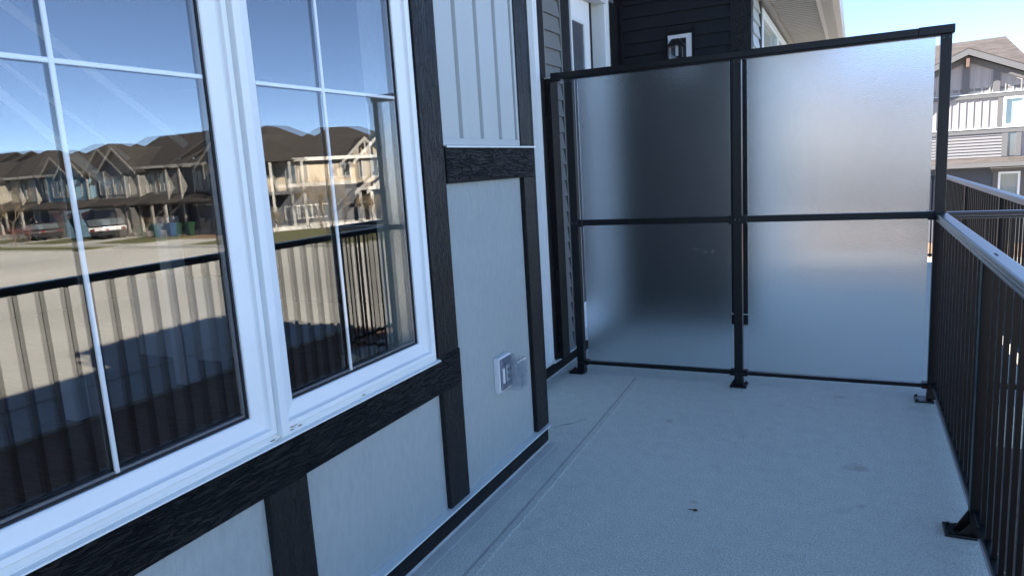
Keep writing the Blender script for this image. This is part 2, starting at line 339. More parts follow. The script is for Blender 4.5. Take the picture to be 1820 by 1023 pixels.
# ------------------------------------------------------------------ our townhouse
H = empty('townhouse', (-1.505, 3.4, 0), 'near townhouse wall with grey panels, black boards and large white window beside the deck', 'house')
XF = -1.505; XP = -1.527
# hidden body (gives the shade and the room)
def core(*a): bm_ = bmesh.new(); B(bm_, *a); return bm_
bm = bmesh.new()
B(bm, -1.70, -1.54, -8.0, 3.38, G, 0.80)            # under the window
B(bm, -1.70, -1.54, -8.0, 3.38, 2.42, 4.3)          # above
B(bm, -1.70, -1.54, -8.0, 0.50, 0.80, 2.42)
B(bm, -1.70, -1.54, 2.28, 3.38, 0.80, 2.42)
done('wall', bm, M['panel'], H)
bm = bmesh.new()
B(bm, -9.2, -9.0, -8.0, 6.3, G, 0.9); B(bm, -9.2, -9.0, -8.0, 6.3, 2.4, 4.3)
B(bm, -9.2, -9.0, -8.0, -7.6, 0.9, 2.4); B(bm, -9.2, -9.0, -2.0, 6.3, 0.9, 2.4)  # unseen opening between these, added and sized to let daylight into the room
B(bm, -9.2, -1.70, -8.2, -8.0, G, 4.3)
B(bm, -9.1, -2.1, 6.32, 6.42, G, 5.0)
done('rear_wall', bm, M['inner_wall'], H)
bx('floor', M['wood_floor'], H, -9.0, -1.70, -8.0, 3.3, -0.1, 0.1); bx('floor', M['wood_floor'], H, -9.0, -2.2, 3.3, 6.33, -0.1, 0.1)
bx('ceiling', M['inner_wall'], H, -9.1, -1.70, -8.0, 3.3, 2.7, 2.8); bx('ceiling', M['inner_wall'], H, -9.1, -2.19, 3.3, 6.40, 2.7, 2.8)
bm = bmesh.new(); prism(bm, [(-0.95, 4.22), (-0.95, 4.38), (-5.2, 6.6), (-9.6, 4.4), (-9.6, 4.2), (-5.2, 6.4)], -8.6, 6.6); done('roof', bm, M['roof'], H)
# side of the bump-out and the recessed wall
bm = bmesh.new(); B(bm, -2.12, -1.54, 3.26, 3.38, G, 4.3); done('return_wall', bm, M['siding_grey'], H)
bm = bmesh.new(); B(bm, -2.2, -1.975, 4.56, 5.235, G, 5.0); B(bm, -2.2, -1.975, 6.11, 6.42, G, 5.0); B(bm, -2.2, -1.975, 3.38, 4.56, 2.80, 5.0); B(bm, -2.2, -1.975, 3.38, 4.56, G, 0.10); B(bm, -2.2, -1.975, 5.235, 6.11, G, 0.10); B(bm, -2.2, -1.975, 5.235, 6.11, 2.93, 5.0); B(bm, -2.2, -2.081, 3.3, 6.42, 0.1, 2.93)
done('recessed_wall', bm, M['siding_grey'], H)
# grey panels between the boards
for y0, y1 in ((-6, -0.70), (-0.55, 0.42), (0.57, 1.392), (1.553, 2.363), (2.52, 3.262)):
    bx('panel', M['panel'], H, -1.54, XP, y0 - 0.005, y1 + 0.005, 0.095, 0.70 if y1 < 2.5 else 1.50)
bx('panel', M['panel'], H, -1.54, XP, -6, 0.45, 0.70, 2.6)
# fine joint in the tall panel
# black boards
def board(x0, x1, y0, y1, z0, z1, m): return bx('trim_board', M[m], H, x0, x1, y0, y1, z0, z1, bevel=0.002)
board(-1.54, XF + 0.001, -6, 2.521, 0.615, 0.766, 'black_y')                # band under the window
for y0, y1 in ((-0.70, -0.55), (0.42, 0.57), (1.392, 1.553), (2.363, 2.520)):
    board(-1.54, XF, y0, y1, 0.104, 0.6145, 'black_z')
board(-1.54, XF, 2.352, 2.513, 0.7665, 3.2, 'black_z')                       # right of the window
board(-1.54, XF + 0.004, 2.516, 3.402, 1.457, 1.608, 'black_y')              # short board
board(-1.54, XF, 3.275, 3.400, 0.104, 1.4565, 'black_z')                     # corner board, lower
board(-1.54, XF, 3.262, 3.400, 1.613, 4.25, 'black_z')                        # corner board, upper
bx('corner_return', M['black_x'], H, -1.62, XF, 3.4005, 3.425, 0.104, 4.25, bevel=0.002)
board(-1.54, XF + 0.003, -6, 3.402, 0.012, 0.098, 'black_y')                 # base board
# dripcap flashings
bm = bmesh.new(); prism(bm, [(-1.54, 0.104), (-1.54, 0.100), (-1.492, 0.0965), (-1.492, 0.092), (-1.489, 0.092), (-1.489, 0.100)], -6, 3.412); done('drip_flashing', bm, M['drip'], H)
bm = bmesh.new(); prism(bm, [(-1.54, 1.6125), (-1.54, 1.6095), (-1.494, 1.607), (-1.494, 1.603), (-1.491, 1.603), (-1.491, 1.611)], 2.515, 3.41); done('drip_flashing', bm, M['drip'], H)
# pale vertical siding above, with channels
SB = -1.531
for a, b_ in ((2.520, 2.678), (2.706, 2.868), (2.896, 3.052), (3.080, 3.232)):
    bm = bmesh.new(); prism(bm, [(-1.54, a), (SB + 0.012, a + 0.002), (SB + 0.012, b_ - 0.004), (-1.54, b_)], 1.62, 3.3, 'z'); done('siding_plank', bm, M['siding_white'], H)
bx('siding_backing', M['siding_white'], H, -1.54, -1.5375, 2.515, 3.25, 1.62, 3.3)
bx('siding_channel', M['siding_white'], H, -1.54, XF - 0.006, 2.5155, 3.262, 1.6130, 1.643, bevel=0.003)
bx('siding_channel', M['siding_white'], H, -1.54, XF - 0.006, 3.2385, 3.2615, 1.6435, 3.3, bevel=0.003)

# window: mitred profile swept round each opening
XG = -1.485
def sweep(name, parent, y0, y1, z0, z1, prof, m):
    """prof: closed loop of (outward offset, height towards +x above the glass plane)"""
    bm = bmesh.new(); rings = []
    for sy, sz in ((-1, -1), (1, -1), (1, 1), (-1, 1)):
        yy = y0 if sy < 0 else y1; zz = z0 if sz < 0 else z1
        rings.append([bm.verts.new((XG + h, yy + sy * o, zz + sz * o)) for o, h in prof])
    k = len(prof)
    for r in range(4):
        A = rings[r]; C = rings[(r + 1) % 4]
        for i in range(k): bm.faces.new([A[i], A[(i + 1) % k], C[(i + 1) % k], C[i]])
    return done(name, bm, m, parent)
PROF = [(-0.002, -0.020), (-0.002, 0.002), (0.002, 0.005), (0.040, 0.013), (0.043, 0.017), (0.046, 0.027), (0.060, 0.030), (0.063, 0.026), (0.065, 0.019), (0.078, 0.019), (0.080, 0.021), (0.083, 0.021), (0.085, 0.008), (0.098, 0.006), (0.100, 0.002), (0.100, -0.05), (0.03, -0.05)]
PR_IN = [(-0.002, -0.020), (-0.002, 0.002), (0.002, 0.005), (0.040, 0.013), (0.043, 0.017), (0.046, 0.027), (0.0575, 0.030), (0.0575, -0.05), (0.03, -0.05)]
ZB, ZT = 0.868, 2.33
def window(ya, yb, mun, zm, labelled):
    w = empty('window', (XG, ya, ZB)); w.parent = H; w.location = Vector((XG, ya, ZB)) - OFF[H.name]
    OFF[w.name] = Vector((XG, ya, ZB)); 
    sweep('window_frame', w, ya, yb, ZB, ZT, PROF if labelled else PROF, M['vinyl'])
    sweep('gasket', w, ya + 0.0015, yb - 0.0015, ZB + 0.0015, ZT - 0.0015, [(0.006, -0.004), (-0.006, -0.003), (-0.006, -0.010), (0.006, -0.010)], M['gasket'])
    sweep('glazing_spacer', w, ya + 0.0, yb - 0.0, ZB, ZT, [(0.0, -0.0105), (-0.014, -0.0105), (-0.014, -0.019), (0.0, -0.019)], M['spacer'])
    bm = bmesh.new(); B(bm, XG - 0.0085, XG - 0.0045, ya - 0.004, yb + 0.004, ZB - 0.004, ZT + 0.004)
    # single sheet facing outward keeps one clean reflection per pane
    bm.free(); bm = bmesh.new(); vs = [bm.verts.new(p) for p in ((XG - 0.006, ya - 0.004, ZB - 0.004), (XG - 0.006, yb + 0.004, ZB - 0.004), (XG - 0.006, yb + 0.004, ZT + 0.004), (XG - 0.006, ya - 0.004, ZT + 0.004))]
    bm.faces.new(vs); done('window_pane', bm, M['glass_out'], w)
    t = 0.0030; bm = bmesh.new(); k = -0.0002
    vs = [bm.verts.new(p) for p in ((XG - 0.022 - t, ya - 0.004, ZB - 0.004), (XG - 0.022 + t, yb + 0.004, ZB - 0.004), (XG - 0.022 + t - k, yb + 0.004, ZT + 0.004), (XG - 0.022 - t - k, ya - 0.004, ZT + 0.004))]
    bm.faces.new(vs); done('window_pane', bm, M['glass_in'], w)
    bx('glazing_bar', M['vinyl'], w, XG - 0.016, XG - 0.009, mun - 0.0055, mun + 0.0055, ZB, ZT, bevel=0.0015)
    bx('glazing_bar', M['vinyl'], w, XG - 0.0155, XG - 0.0095, ya, mun - 0.0058, zm - 0.0055, zm + 0.0055, bevel=0.0015)
    bx('glazing_bar', M['vinyl'], w, XG - 0.0155, XG - 0.0095, mun + 0.0058, yb, zm - 0.0055, zm + 0.0055, bevel=0.0015)
    return w
PROF_FULL = PROF
PROF = [p for p in PROF]
# left and right lights share a mullion: narrower inner jambs
def window_unit(ya, yb, mun, left):
    global PROF
    w = window(ya, yb, mun, 1.778, left); return w
def sweep_asym(parent, y0, y1, z0, z1, wl, wr):
    pass
w1 = window_unit(0.60, 1.344, 0.958, True)
w2 = window_unit(1.502, 2.186, 1.797, False)
# mullion cover strip, proud of both frames
bx('mullion_cover', M['vinyl'], H, XG + 0.010, XG + 0.046, 1.4085, 1.4375, ZB - 0.070, ZT + 0.08, bevel=0.003)
# sill nose and nailing flange below
bm = bmesh.new(); prism(bm, [(-1.50, 0.7675), (-1.490, 0.7675), (-1.462, 0.7685), (-1.462, 0.7735), (-1.472, 0.776), (-1.50, 0.776)], 0.50, 2.300); done('sill_nose', bm, M['vinyl'], H, bevel=0)

for yy in (1.385, 1.80):      # weep slots and a smear of old sealant on the sill
    bx('weep_slot', mat('brown grime', (0.12, 0.09, 0.06), 0.8), H, XG + 0.0208, XG + 0.0225, yy, yy + 0.016, ZB - 0.0805, ZB - 0.0780)
bm = bmesh.new(); rs = random.Random(2)
for i in range(16):
    yy = 1.445 + rs.random() * 0.06; zz = ZB - 0.066 - rs.random() * 0.012; w_ = rs.uniform(0.002, 0.006); B(bm, XG + 0.0192, XG + 0.0199, yy, yy + w_ * 2, zz, zz + w_ * 0.5)
done('sealant_smear', bm, mat('old sealant', (0.30, 0.25, 0.19), 0.8), H)
# recess: our patio door edge, trims and lap siding
bx('door_frame', M['vinyl'], H, -2.02, -1.935, 4.505, 4.562, 0.13, 2.75, bevel=0.004)
bx('door_frame', M['vinyl'], H, -2.02, -1.925, 4.470, 4.495, 0.13, 2.75, bevel=0.004)
bx('door_sill', M['drip'], H, -2.02, -1.930, 3.45, 4.57, 0.105, 0.1295, bevel=0.003)
bx('door_panel', M['inner_white'], H, -2.06, -2.03, 3.43, 4.50, 0.13, 2.75)
bx('recess_trim', M['black_z'], H, -1.975, -1.950, 4.568, 4.700, 0.104, 4.4, bevel=0.002)
bx('recess_trim', M['black_z'], H, -1.975, -1.950, 5.045, 5.215, 0.104, 4.4, bevel=0.002)
bx('siding_channel', M['siding_grey'], H, -1.975, -1.953, 4.7005, 4.722, 0.104, 4.4)
bx('siding_channel', M['siding_grey'], H, -1.975, -1.953, 5.026, 5.0445, 0.104, 4.4)
bx('base_board', M['black_y'], H, -1.975, -1.950, 3.43, 5.215, 0.012, 0.0985, bevel=0.002)
bm = bmesh.new(); prism(bm, [(-1.975, 0.104), (-1.975, 0.099), (-1.940, 0.0965), (-1.940, 0.092), (-1.937, 0.092), (-1.937, 0.1005)], 4.565, 5.215); done('drip_flashing', bm, M['drip'], H)
def laps(parent, name, m, x, y0, y1, z0, z1, pitch, axis='y', thick=0.019):
    first = None; z = z0; out = []
    while z < z1:
        if first is None:
            bm = bmesh.new()
            if axis == 'y': prism(bm, [(x - 0.02, 0), (x + thick, 0), (x + thick, 0.004), (x + 0.001, pitch + 0.003), (x - 0.02, pitch + 0.003)], y0, y1, 'y')
            else: prism(bm, [(x + 0.02, 0), (x - thick, 0), (x - thick, 0.004), (x - 0.001, pitch + 0.003), (x + 0.02, pitch + 0.003)], y0, y1, 'x')
            first = done(name, bm, m, parent); first.location.z += z - 0
            base = first.location.copy(); base.z -= z
        else:
            c = first.copy(); COL.objects.link(c); c.location = base + Vector((0, 0, z))
        z += pitch
laps(H, 'siding_plank', M['siding_grey'], -1.972, 4.7222, 5.0258, 0.115, 3.2, 0.1165)

# stair and posts inside the room, seen through the glass
st = empty('staircase', (-4.6, 3.4, 0.1), 'white newel post and sloping white handrails of the stair behind the glass', 'staircase')
bx('newel_post', M['inner_white'], st, -4.44, -4.32, 3.38, 3.50, 0.1, 1.32, bevel=0.01)
bx('newel_post', M['inner_white'], st, -4.50, -4.38, 2.60, 2.70, 0.1, 0.36, bevel=0.01)
def bar(name, m, parent, p, q, r=0.02, seg=8): bm = bmesh.new(); cyl(bm, p, q, r, r, seg); return done(name, bm, m, parent)
bar('handrail', M['inner_white'], st, (-4.1, 2.2, 2.69), (-4.1, 3.45, 1.80), 0.028)
bar('handrail', M['inner_white'], st, (-4.3, 1.9, 2.60), (-4.3, 3.0, 1.55), 0.03)
bar('handrail', M['inner_white'], st, (-4.9, 2.4, 2.69), (-4.9, 3.6, 1.75), 0.02)
bx('stringer', M['inner_white'], st, -5.6, -4.62, 3.95, 4.1, 0.1, 0.78, bevel=0.01)

# ------------------------------------------------------------------ outlet
O = empty('outdoor_outlet', (XP, 2.93, 0.535), 'small white outdoor power outlet with clear bubble cover on the grey panel', 'outlet')
bx('mounting_block', M['plastic_white'], O, XP, XP + 0.030, 2.855, 2.985, 0.455, 0.625, bevel=0.004)
bx('face_plate', M['outlet_grey'], O, XP + 0.030, XP + 0.037, 2.862, 2.978, 0.464, 0.616, bevel=0.002)
bx('receptacle', M['plastic_white'], O, XP + 0.037, XP + 0.043, 2.905, 2.945, 0.500, 0.580, bevel=0.003)
bm = bmesh.new(); B(bm, XP + 0.0375, XP + 0.118, 2.892, 2.990, 0.462, 0.612)
done('bubble_cover', bm, M['clear'], O, bevel=0.012)
bx('cover_rim', M['clear'], O, XP + 0.0372, XP + 0.044, 2.884, 2.999, 0.456, 0.619, bevel=0.002)
bx('cover_hinge', M['plastic_white'], O, XP + 0.0375, XP + 0.047, 2.868, 2.883, 0.50, 0.575, bevel=0.002)
for zz in (0.524, 0.556): bx('socket_slot', M['gasket'], O, XP + 0.0431, XP + 0.0436, 2.918, 2.932, zz - 0.006, zz + 0.006)
for dz in (-0.055, -0.02, 0.02, 0.05):
    bx('cover_rib', M['clear'], O, XP + 0.044, XP + 0.112, 2.915, 2.975, 0.538 + dz - 0.002, 0.538 + dz + 0.002)
for yy in (2.915, 2.935, 2.958):
    bx('cover_rib', M['clear'], O, XP + 0.044, XP + 0.1185, yy - 0.0015, yy + 0.0015, 0.47, 0.605)
bx('outlet_caulk', M['plastic_white'], O, XP, XP + 0.012, 2.868, 2.965, 0.4440, 0.4545)

# ------------------------------------------------------------------ privacy screen
PS = empty('privacy_screen', (-0.665, 4.675, 0), 'tall black framed privacy screen with four frosted glass panes across the deck', 'screen')
def foot(parent, cx, cy, w=0.105, d=0.115, z=0.0):
    p = bx('base_plate', M['alu'], parent, cx - w / 2, cx + w / 2, cy - d / 2, cy + d / 2, z, z + 0.011, bevel=0.003)
    for sx in (-1, 1):
        for sy in (-1, 1):
            bm = bmesh.new(); c = Vector((cx + sx * w * 0.38, cy + sy * d * 0.38, z + 0.011)); cyl(bm, c, c + Vector((0, 0, 0.009)), 0.0075, 0.0065, 6)
            o = done('bolt', bm, M['alu'], p)
    return p
for cx in (-1.768, -0.666, 0.436):
    bx('post', M['alu'], PS, cx - 0.0265, cx + 0.0265, 4.649, 4.702, 0.011, 2.085, bevel=0.003)
    bx('post_sleeve', M['alu'], PS, cx - 0.029, cx + 0.029, 4.646, 4.705, 0.0112, 0.055, bevel=0.003)
for cx in (-1.768, -0.666, 0.436):      # screw heads where the rails meet the posts
    for zz in (2.066, 1.100, 0.092):
        for sx in (-0.014, 0.014):
            bm = bmesh.new(); cyl(bm, (cx + sx, 4.6492, zz), (cx + sx, 4.6455, zz), 0.005, 0.004, 8); done('screw', bm, M['alu_gloss'], PS)
foot(PS, -1.815, 4.715); foot(PS, -0.666, 4.675); foot(PS, 0.395, 4.665, 0.10)
bx('top_rail', M['alu'], PS, -1.838, 0.300, 4.644, 4.708, 2.088, 2.130, bevel=0.004)
bx('top_rail', M['alu'], PS, 0.3002, 0.474, 4.6425, 4.7095, 2.086, 2.1325, bevel=0.004)
bx('rail_bead', M['alu'], PS, -1.80, 0.41, 4.655, 4.697, 2.078, 2.0875)
for a, b_ in ((-1.7415, -0.6925), (-0.6395, 0.4095)):
    bx('middle_rail', M['alu'], PS, a, b_, 4.655, 4.697, 1.082, 1.122, bevel=0.003)
    bx('bottom_rail', M['alu'], PS, a, b_, 4.655, 4.697, 0.080, 0.103, bevel=0.003)
    for zz in (0.074, 1.074):
        bx('rail_bracket', M['alu'], PS, a, a + 0.03, 4.650, 4.7015, zz, zz + 0.05 if zz > 1 else zz + 0.036, bevel=0.002)
        bx('rail_bracket', M['alu'], PS, b_ - 0.03, b_, 4.650, 4.7015, zz, zz + 0.05 if zz > 1 else zz + 0.036, bevel=0.002)
for a, b_ in ((-1.712, -0.711), (-0.607, 0.386)):
    for z0, z1 in ((0.1035, 1.0815), (1.1225, 2.0775)):
        bx('glass_pane', M['frost'], PS, a, b_, 4.673, 4.679, z0, z1)
bx('wall_mount_board', M['black_z'], H, -1.958, -1.905, 4.665, 4.800, 0.105, 2.10, bevel=0.003)
bx('wall_mount_lit_edge', M['gutter'], H, -1.958, -1.902, 4.662, 4.803, 2.1005, 2.108, bevel=0.002)  # pale colour stands in for light on the board's top edge
bx('wall_bracket', M['alu'], PS, -1.902, -1.8385, 4.660, 4.695, 2.075, 2.135, bevel=0.006)
# smudges of dried sealant on the left lower pane
bm = bmesh.new()
random.seed(3)
for cx, cz, n_, s in ((-0.93, 0.905, 8, 0.022), (-0.875, 0.895, 7, 0.016), (-0.83, 0.895, 6, 0.014)):
    for i in range(n_):
        px = cx + random.uniform(-s, s); pz = cz + random.uniform(-s, s) * 0.8; r = random.uniform(0.0012, 0.003)
        B(bm, px - r, px + r, 4.6715, 4.6731, pz - r * 0.8, pz + r * 0.8)
done('sealant_mark', bm, mat('dried sealant', (0.35, 0.36, 0.38), 0.6), PS)

# ------------------------------------------------------------------ railings
def rail_run(root, p, q, posts, first_bal, label_posts=True, zb=0.085, htop=1.112, cap=True, step=0.118, foots=None):
    """railing between plan points p and q; every baluster and post is its own part"""
    p = Vector((*p, 0)); q = Vector((*q, 0)); d = (q - p); L = d.length; d.normalize(); alongy = abs(d.y) > 0.5
    def seg(name, m, a, b, hw, z0, z1, bev=0.003, shift=0):
        A = p + d * a; Bq = p + d * b
        if alongy: return bx(name, m, root, A.x - hw + shift, A.x + hw + shift, min(A.y, Bq.y), max(A.y, Bq.y), z0, z1, bevel=bev)
        return bx(name, m, root, min(A.x, Bq.x), max(A.x, Bq.x), A.y - hw, A.y + hw, z0, z1, bevel=bev)
    bm = bmesh.new(); w = 0.0305
    prof = [(-w, htop - 0.040), (-w, htop - 0.034), (-w + 0.003, htop - 0.031), (-w, htop - 0.028), (-w, htop - 0.018), (-w + 0.003, htop - 0.015), (-w, htop - 0.012), (-w, htop - 0.007), (-w + 0.004, htop - 0.002), (-w + 0.010, htop),
            (w - 0.010, htop), (w - 0.004, htop - 0.002), (w, htop - 0.007), (w, htop - 0.040)]
    if alongy: prism(bm, [(p.x + u, v) for u, v in prof], p.y, q.y, 'y')
    else: prism(bm, [(p.y + u, v) for u, v in prof], p.x, q.x, 'x')
    done('top_rail', bm, M['alu_gloss'], root)
    seg('bottom_rail', M['alu'], 0, L, 0.016, zb, zb + 0.028, 0.002)
    first = None; t = first_bal
    while t < L - 0.03:
        if all(abs(t - a) > 0.045 for a in posts):
            c = p + d * t
            if first is None:
                first = bx('baluster', M['alu'], root, c.x - 0.008, c.x + 0.008, c.y - 0.008, c.y + 0.008, zb - 0.018, htop - 0.0405); f0 = t; base = first.location.copy()
            else: dup_mesh(first, root, base + d * (t - f0))
        t += step
    pf = None
    for a in posts:
        c = p + d * a
        if pf is None:
            pf = bx('post', M['alu'], root, c.x - 0.026, c.x + 0.026, c.y - 0.026, c.y + 0.026, -0.20, htop - 0.0405, bevel=0.003); pa = a; pb = pf.location.copy()
        else: dup_mesh(pf, root, pb + d * (a - pa))

RL = empty('deck_railing', (0.447, 1.5, 0), 'long black metal railing along the open side of the near deck', 'railing')
rail_run(RL, (0.4475, 4.640), (0.4475, -2.6), [1.610, 3.46, 5.3, 7.15], 0.095)
for yy in (3.03, 1.18, -0.66):      # bracket plates screwed to the deck, with a gusset to the post
    pl = bx('base_plate', M['alu'], RL, 0.340, 0.448, yy - 0.055, yy + 0.052, 0.0005, 0.011, bevel=0.003)
    for sy in (-0.035, 0.032):
        for sx in (0.358, 0.385):
            bm = bmesh.new(); cyl(bm, (sx, yy + sy, 0.011), (sx, yy + sy, 0.019), 0.008, 0.007, 6); done('bolt', bm, M['alu'], pl)
    bm = bmesh.new(); prism(bm, [(0.372, 0.0112), (0.4212, 0.0112), (0.4212, 0.100), (0.405, 0.070)], yy - 0.004, yy + 0.004, 'y')
    done('gusset', bm, M['alu'], RL)
    bm = bmesh.new(); prism(bm, [(0.385, 0.0112), (0.4212, 0.0112), (0.4212, 0.060)], yy - 0.040, yy - 0.036, 'y'); done('gusset', bm, M['alu'], RL)
bm = bmesh.new(); B(bm, 0.4500, 0.462, -6, 4.67, -0.26, -0.002); done('deck_fascia', bm, M['fascia'], kind='structure')
bm = bmesh.new(); B(bm, 1.0000, 1.012, 4.676, 10.45, -0.26, -0.002); done('deck_fascia', bm, M['fascia'], kind='structure')
NR = empty('neighbour_railing', (1.02, 7.0, 0), 'black metal railing round the wider deck beyond the frosted screen', 'railing')
rail_run(NR, (0.4795, 4.735), (0.985, 4.735), [], 0.08)
rail_run(NR, (1.02, 4.705), (1.02, 10.44), [0.03, 1.78, 3.68, 5.70], 0.14)
rail_run(NR, (0.985, 10.41), (-0.79, 10.41), [0.9], 0.1)
bm = bmesh.new(); B(bm, 0.984, 1.056, 4.700, 4.772, 1.07, 1.116); done('corner_cap', bm, M['alu_gloss'], NR, bevel=0.004)
# scuff on the cap
bm = bmesh.new()
for i in range(5): 
    a = 2.86 + i * 0.012; B(bm, 0.440 + 0.003 * (i % 2), 0.446, a, a + 0.008, 1.1115, 1.1135)
done('bird_dropping', bm, mat('dark speck', (0.02, 0.02, 0.02), 0.8), None, label='tiny dark speck lying on the top of the near railing cap', cat='debris')
# bug and scratch on the deck
bm = bmesh.new(); bmesh.ops.create_uvsphere(bm, u_segments=8, v_segments=6, radius=1)
for v in bm.verts: v.co = Vector((-0.595 + v.co.x * 0.011, 2.871 + v.co.y * 0.006, 0.005 + v.co.z * 0.005))
cyl(bm, (-0.605, 2.872, 0.004), (-0.628, 2.874, 0.003), 0.002, 0.001, 5)
done('deck_bug', bm, M['bug_brown'], None, label='small brown bug lying alone on the grey deck', cat='debris')  # the bug: squashed sphere with a thin stalk
bm = bmesh.new()
sc = [(-1.555, 3.60), (-1.525, 3.66), (-1.475, 3.71), (-1.44, 3.78), (-1.425, 3.80)]
for (a, b_), (c, d_) in zip(sc, sc[1:]):
    vs = [bm.verts.new(q) for q in ((a, b_ - 0.003, 0.0012), (c, d_ - 0.003, 0.0012), (c, d_ + 0.004, 0.0012), (a, b_ + 0.004, 0.0012))]; bm.faces.new(vs)
done('scratch', bm, mat('dark scratch', (0.06, 0.065, 0.07), 0.6), kind='structure')

# ------------------------------------------------------------------ neighbouring townhouse
N = empty('neighbour_townhouse', (-0.8, 6.44, 0), 'neighbouring townhouse with charcoal siding wall, white patio door and vented soffit past the screen', 'house')
YN = 6.44
bm = bmesh.new(); B(bm, -9.0, -0.84, 10.9, 11.1, G, 2.9); B(bm, -1.0, -0.84, YN + 0.2, 10.9, G, 2.90)
B(bm, -9.2, -1.2, YN + 0.205, 9.7, 2.91, 5.6); done('wall', bm, M['siding_white'], N)
bm = bmesh.new(); prism(bm, [(-0.95, 5.40), (-0.95, 5.56), (-5.2, 7.95), (-9.6, 5.6), (-9.6, 5.4), (-5.2, 7.7)], 6.62, 9.9); done('roof', bm, M['roof'], N)
bx('end_wall', M['siding_dark'], N, -2.2, -0.845, YN + 0.03, YN + 0.2, G, 5.0)
laps(N, 'siding_plank', M['siding_dark'], YN + 0.022, -1.905, -1.515, 2.435 - 0.1095 * 21, 2.88, 0.1095, 'x')
laps(N, 'siding_plank', M['siding_dark'], YN + 0.022, -1.275, -0.955, 2.435 - 0.1095 * 21, 2.88, 0.1095, 'x')
laps(N, 'siding_plank', M['siding_dark'], YN + 0.022, -1.5148, -1.2752, 2.435 - 0.1095 * 21, 2.10, 0.1095, 'x')
laps(N, 'siding_plank', M['siding_dark'], YN + 0.022, -1.5148, -1.2752, 2.435 + 0.1095 * 2, 2.88, 0.1095, 'x')
bx('trim_board', M['black_z'], N, -0.952, -0.800, YN - 0.004, YN + 0.022, 0.104, 2.88, bevel=0.002)
bx('siding_channel', M['siding_dark'], N, -0.968, -0.9525, YN - 0.002, YN + 0.022, 0.104, 2.88)
bx('siding_channel', M['siding_dark'], N, -1.922, -1.906, YN - 0.002, YN + 0.022, 0.104, 2.88)
bx('trim_board', M['black_z'], N, -0.83, -0.803, YN + 0.0222, YN + 0.14, 0.104, 2.88)
bx('base_board', M['black_x'], N, -1.95, -0.798, YN - 0.008, YN + 0.022, 0.012, 0.098, bevel=0.002)
bx('drip_flashing', M['drip'], N, -1.95, -0.792, YN - 0.016, YN + 0.022, 0.0985, 0.1035)
# door in the recess beyond the screen
bx('trim_board', M['black_z'], N, -1.975, -1.945, 6.165, 6.420, 0.104, 2.88, bevel=0.002)
bx('door_casing', M['vinyl'], N, -1.975, -1.940, 5.222, 5.245, 0.13, 2.92, bevel=0.003)
bx('door_casing', M['vinyl'], N, -2.08, -1.938, 6.105, 6.160, 0.13, 2.92, bevel=0.004)
bx('door_jamb', M['vinyl'], N, -2.08, -1.955, 6.085, 6.1045, 0.13, 2.92)
bx('door_head', M['vinyl'], N, -2.08, -1.938, 5.2455, 6.0845, 2.84, 2.92)
dr = bx('patio_door', M['inner_white'], N, -2.060, -2.045, 5.25, 5.945, 0.13, 2.835)
bx('door_sash', M['vinyl'], dr, -2.045, -2.025, 5.755, 5.785, 0.35, 2.66, bevel=0.004)
bx('door_sash', M['vinyl'], dr, -2.045, -2.025, 5.25, 5.7545, 2.63, 2.66, bevel=0.004)
bx('door_glass', mat('grey door glass', (0.10, 0.11, 0.125), 0.15, var=0.2, vscale=3), dr, -2.0445, -2.036, 5.26, 5.7545, 0.36, 2.6295)
bx('door_gap', M['gasket'], dr, -2.058, -2.030, 5.9455, 5.958, 0.13, 2.838)
bx('door_sill', M['drip'], N, -2.08, -1.93, 5.22, 6.16, 0.105, 0.1295)
bx('base_board', M['black_y'], N, -1.975, -1.950, 5.216, 6.42, 0.012, 0.0985)
# side of the bump-out facing the street: pale lap siding, window, soffit
laps(N, 'siding_plank', M['siding_white'], -0.815, YN + 0.145, 7.05, 0.11, 2.86, 0.110)
bx('trim_board', M['trim_dark'], N, -0.838, -0.790, 7.055, 7.115, 0.9, 2.86, bevel=0.002)
wn = bx('window_frame', M['vinyl'], N, -0.84, -0.785, 7.118, 7.20, 0.95, 2.82, bevel=0.006)
bx('window_frame', M['vinyl'], N, -0.84, -0.785, 7.2005, 10.0, 2.74, 2.82, bevel=0.006)
bx('window_frame', M['vinyl'], N, -0.84, -0.785, 8.50, 8.62, 0.95, 2.7395, bevel=0.006)
bx('window_pane', M['glass_far'], N, -0.822, -0.818, 7.2005, 8.499, 0.95, 2.7395)
bx('window_pane', M['glass_far'], N, -0.822, -0.818, 8.6205, 10.0, 0.95, 2.7395)
bx('window_blind', M['blind'], N, -0.838, -0.830, 7.2005, 10.0, 0.95, 2.7395)
bx('wall_panel', M['siding_white'], N, -0.84, -0.812, 7.118, 10.9, 0.11, 0.949)
bx('wall_panel', M['siding_white'], N, -0.84, -0.812, 10.001, 10.9, 0.9495, 2.86)
bx('frieze_board', M['fascia'], N, -0.84, -0.740, YN + 0.03, 10.9, 2.8605, 2.885)
# soffit slats: each vented strip is a piece
t = YN - 0.05; first = None
while t < 11.4:
    if first is None: first = bx('soffit_slat', M['soffit'], N, -0.7395, -0.36, t, t + 0.072, 2.884, 2.892); t0 = t; base = first.location.copy()
    else: dup_mesh(first, N, base + Vector((0, t - t0, 0)))
    t += 0.100
bx('soffit_backing', M['trim_dark'], N, -0.74, -0.34, YN - 0.05, 11.4, 2.915, 2.925)
bx('soffit_channel', M['gutter'], N, -0.3595, -0.318, YN - 0.05, 11.4, 2.872, 2.896, bevel=0.003)
bx('fascia_board', M['fascia'], N, -0.3175, -0.225, YN - 0.05, 11.4, 2.8625, 3.05)
bm = bmesh.new(); prism(bm, [(-0.2245, 2.885), (-0.165, 2.885), (-0.145, 2.93), (-0.145, 3.0), (-0.2245, 3.0)], YN - 0.05, 11.4, 'y'); done('gutter', bm, M['gutter'], N, bevel=0)
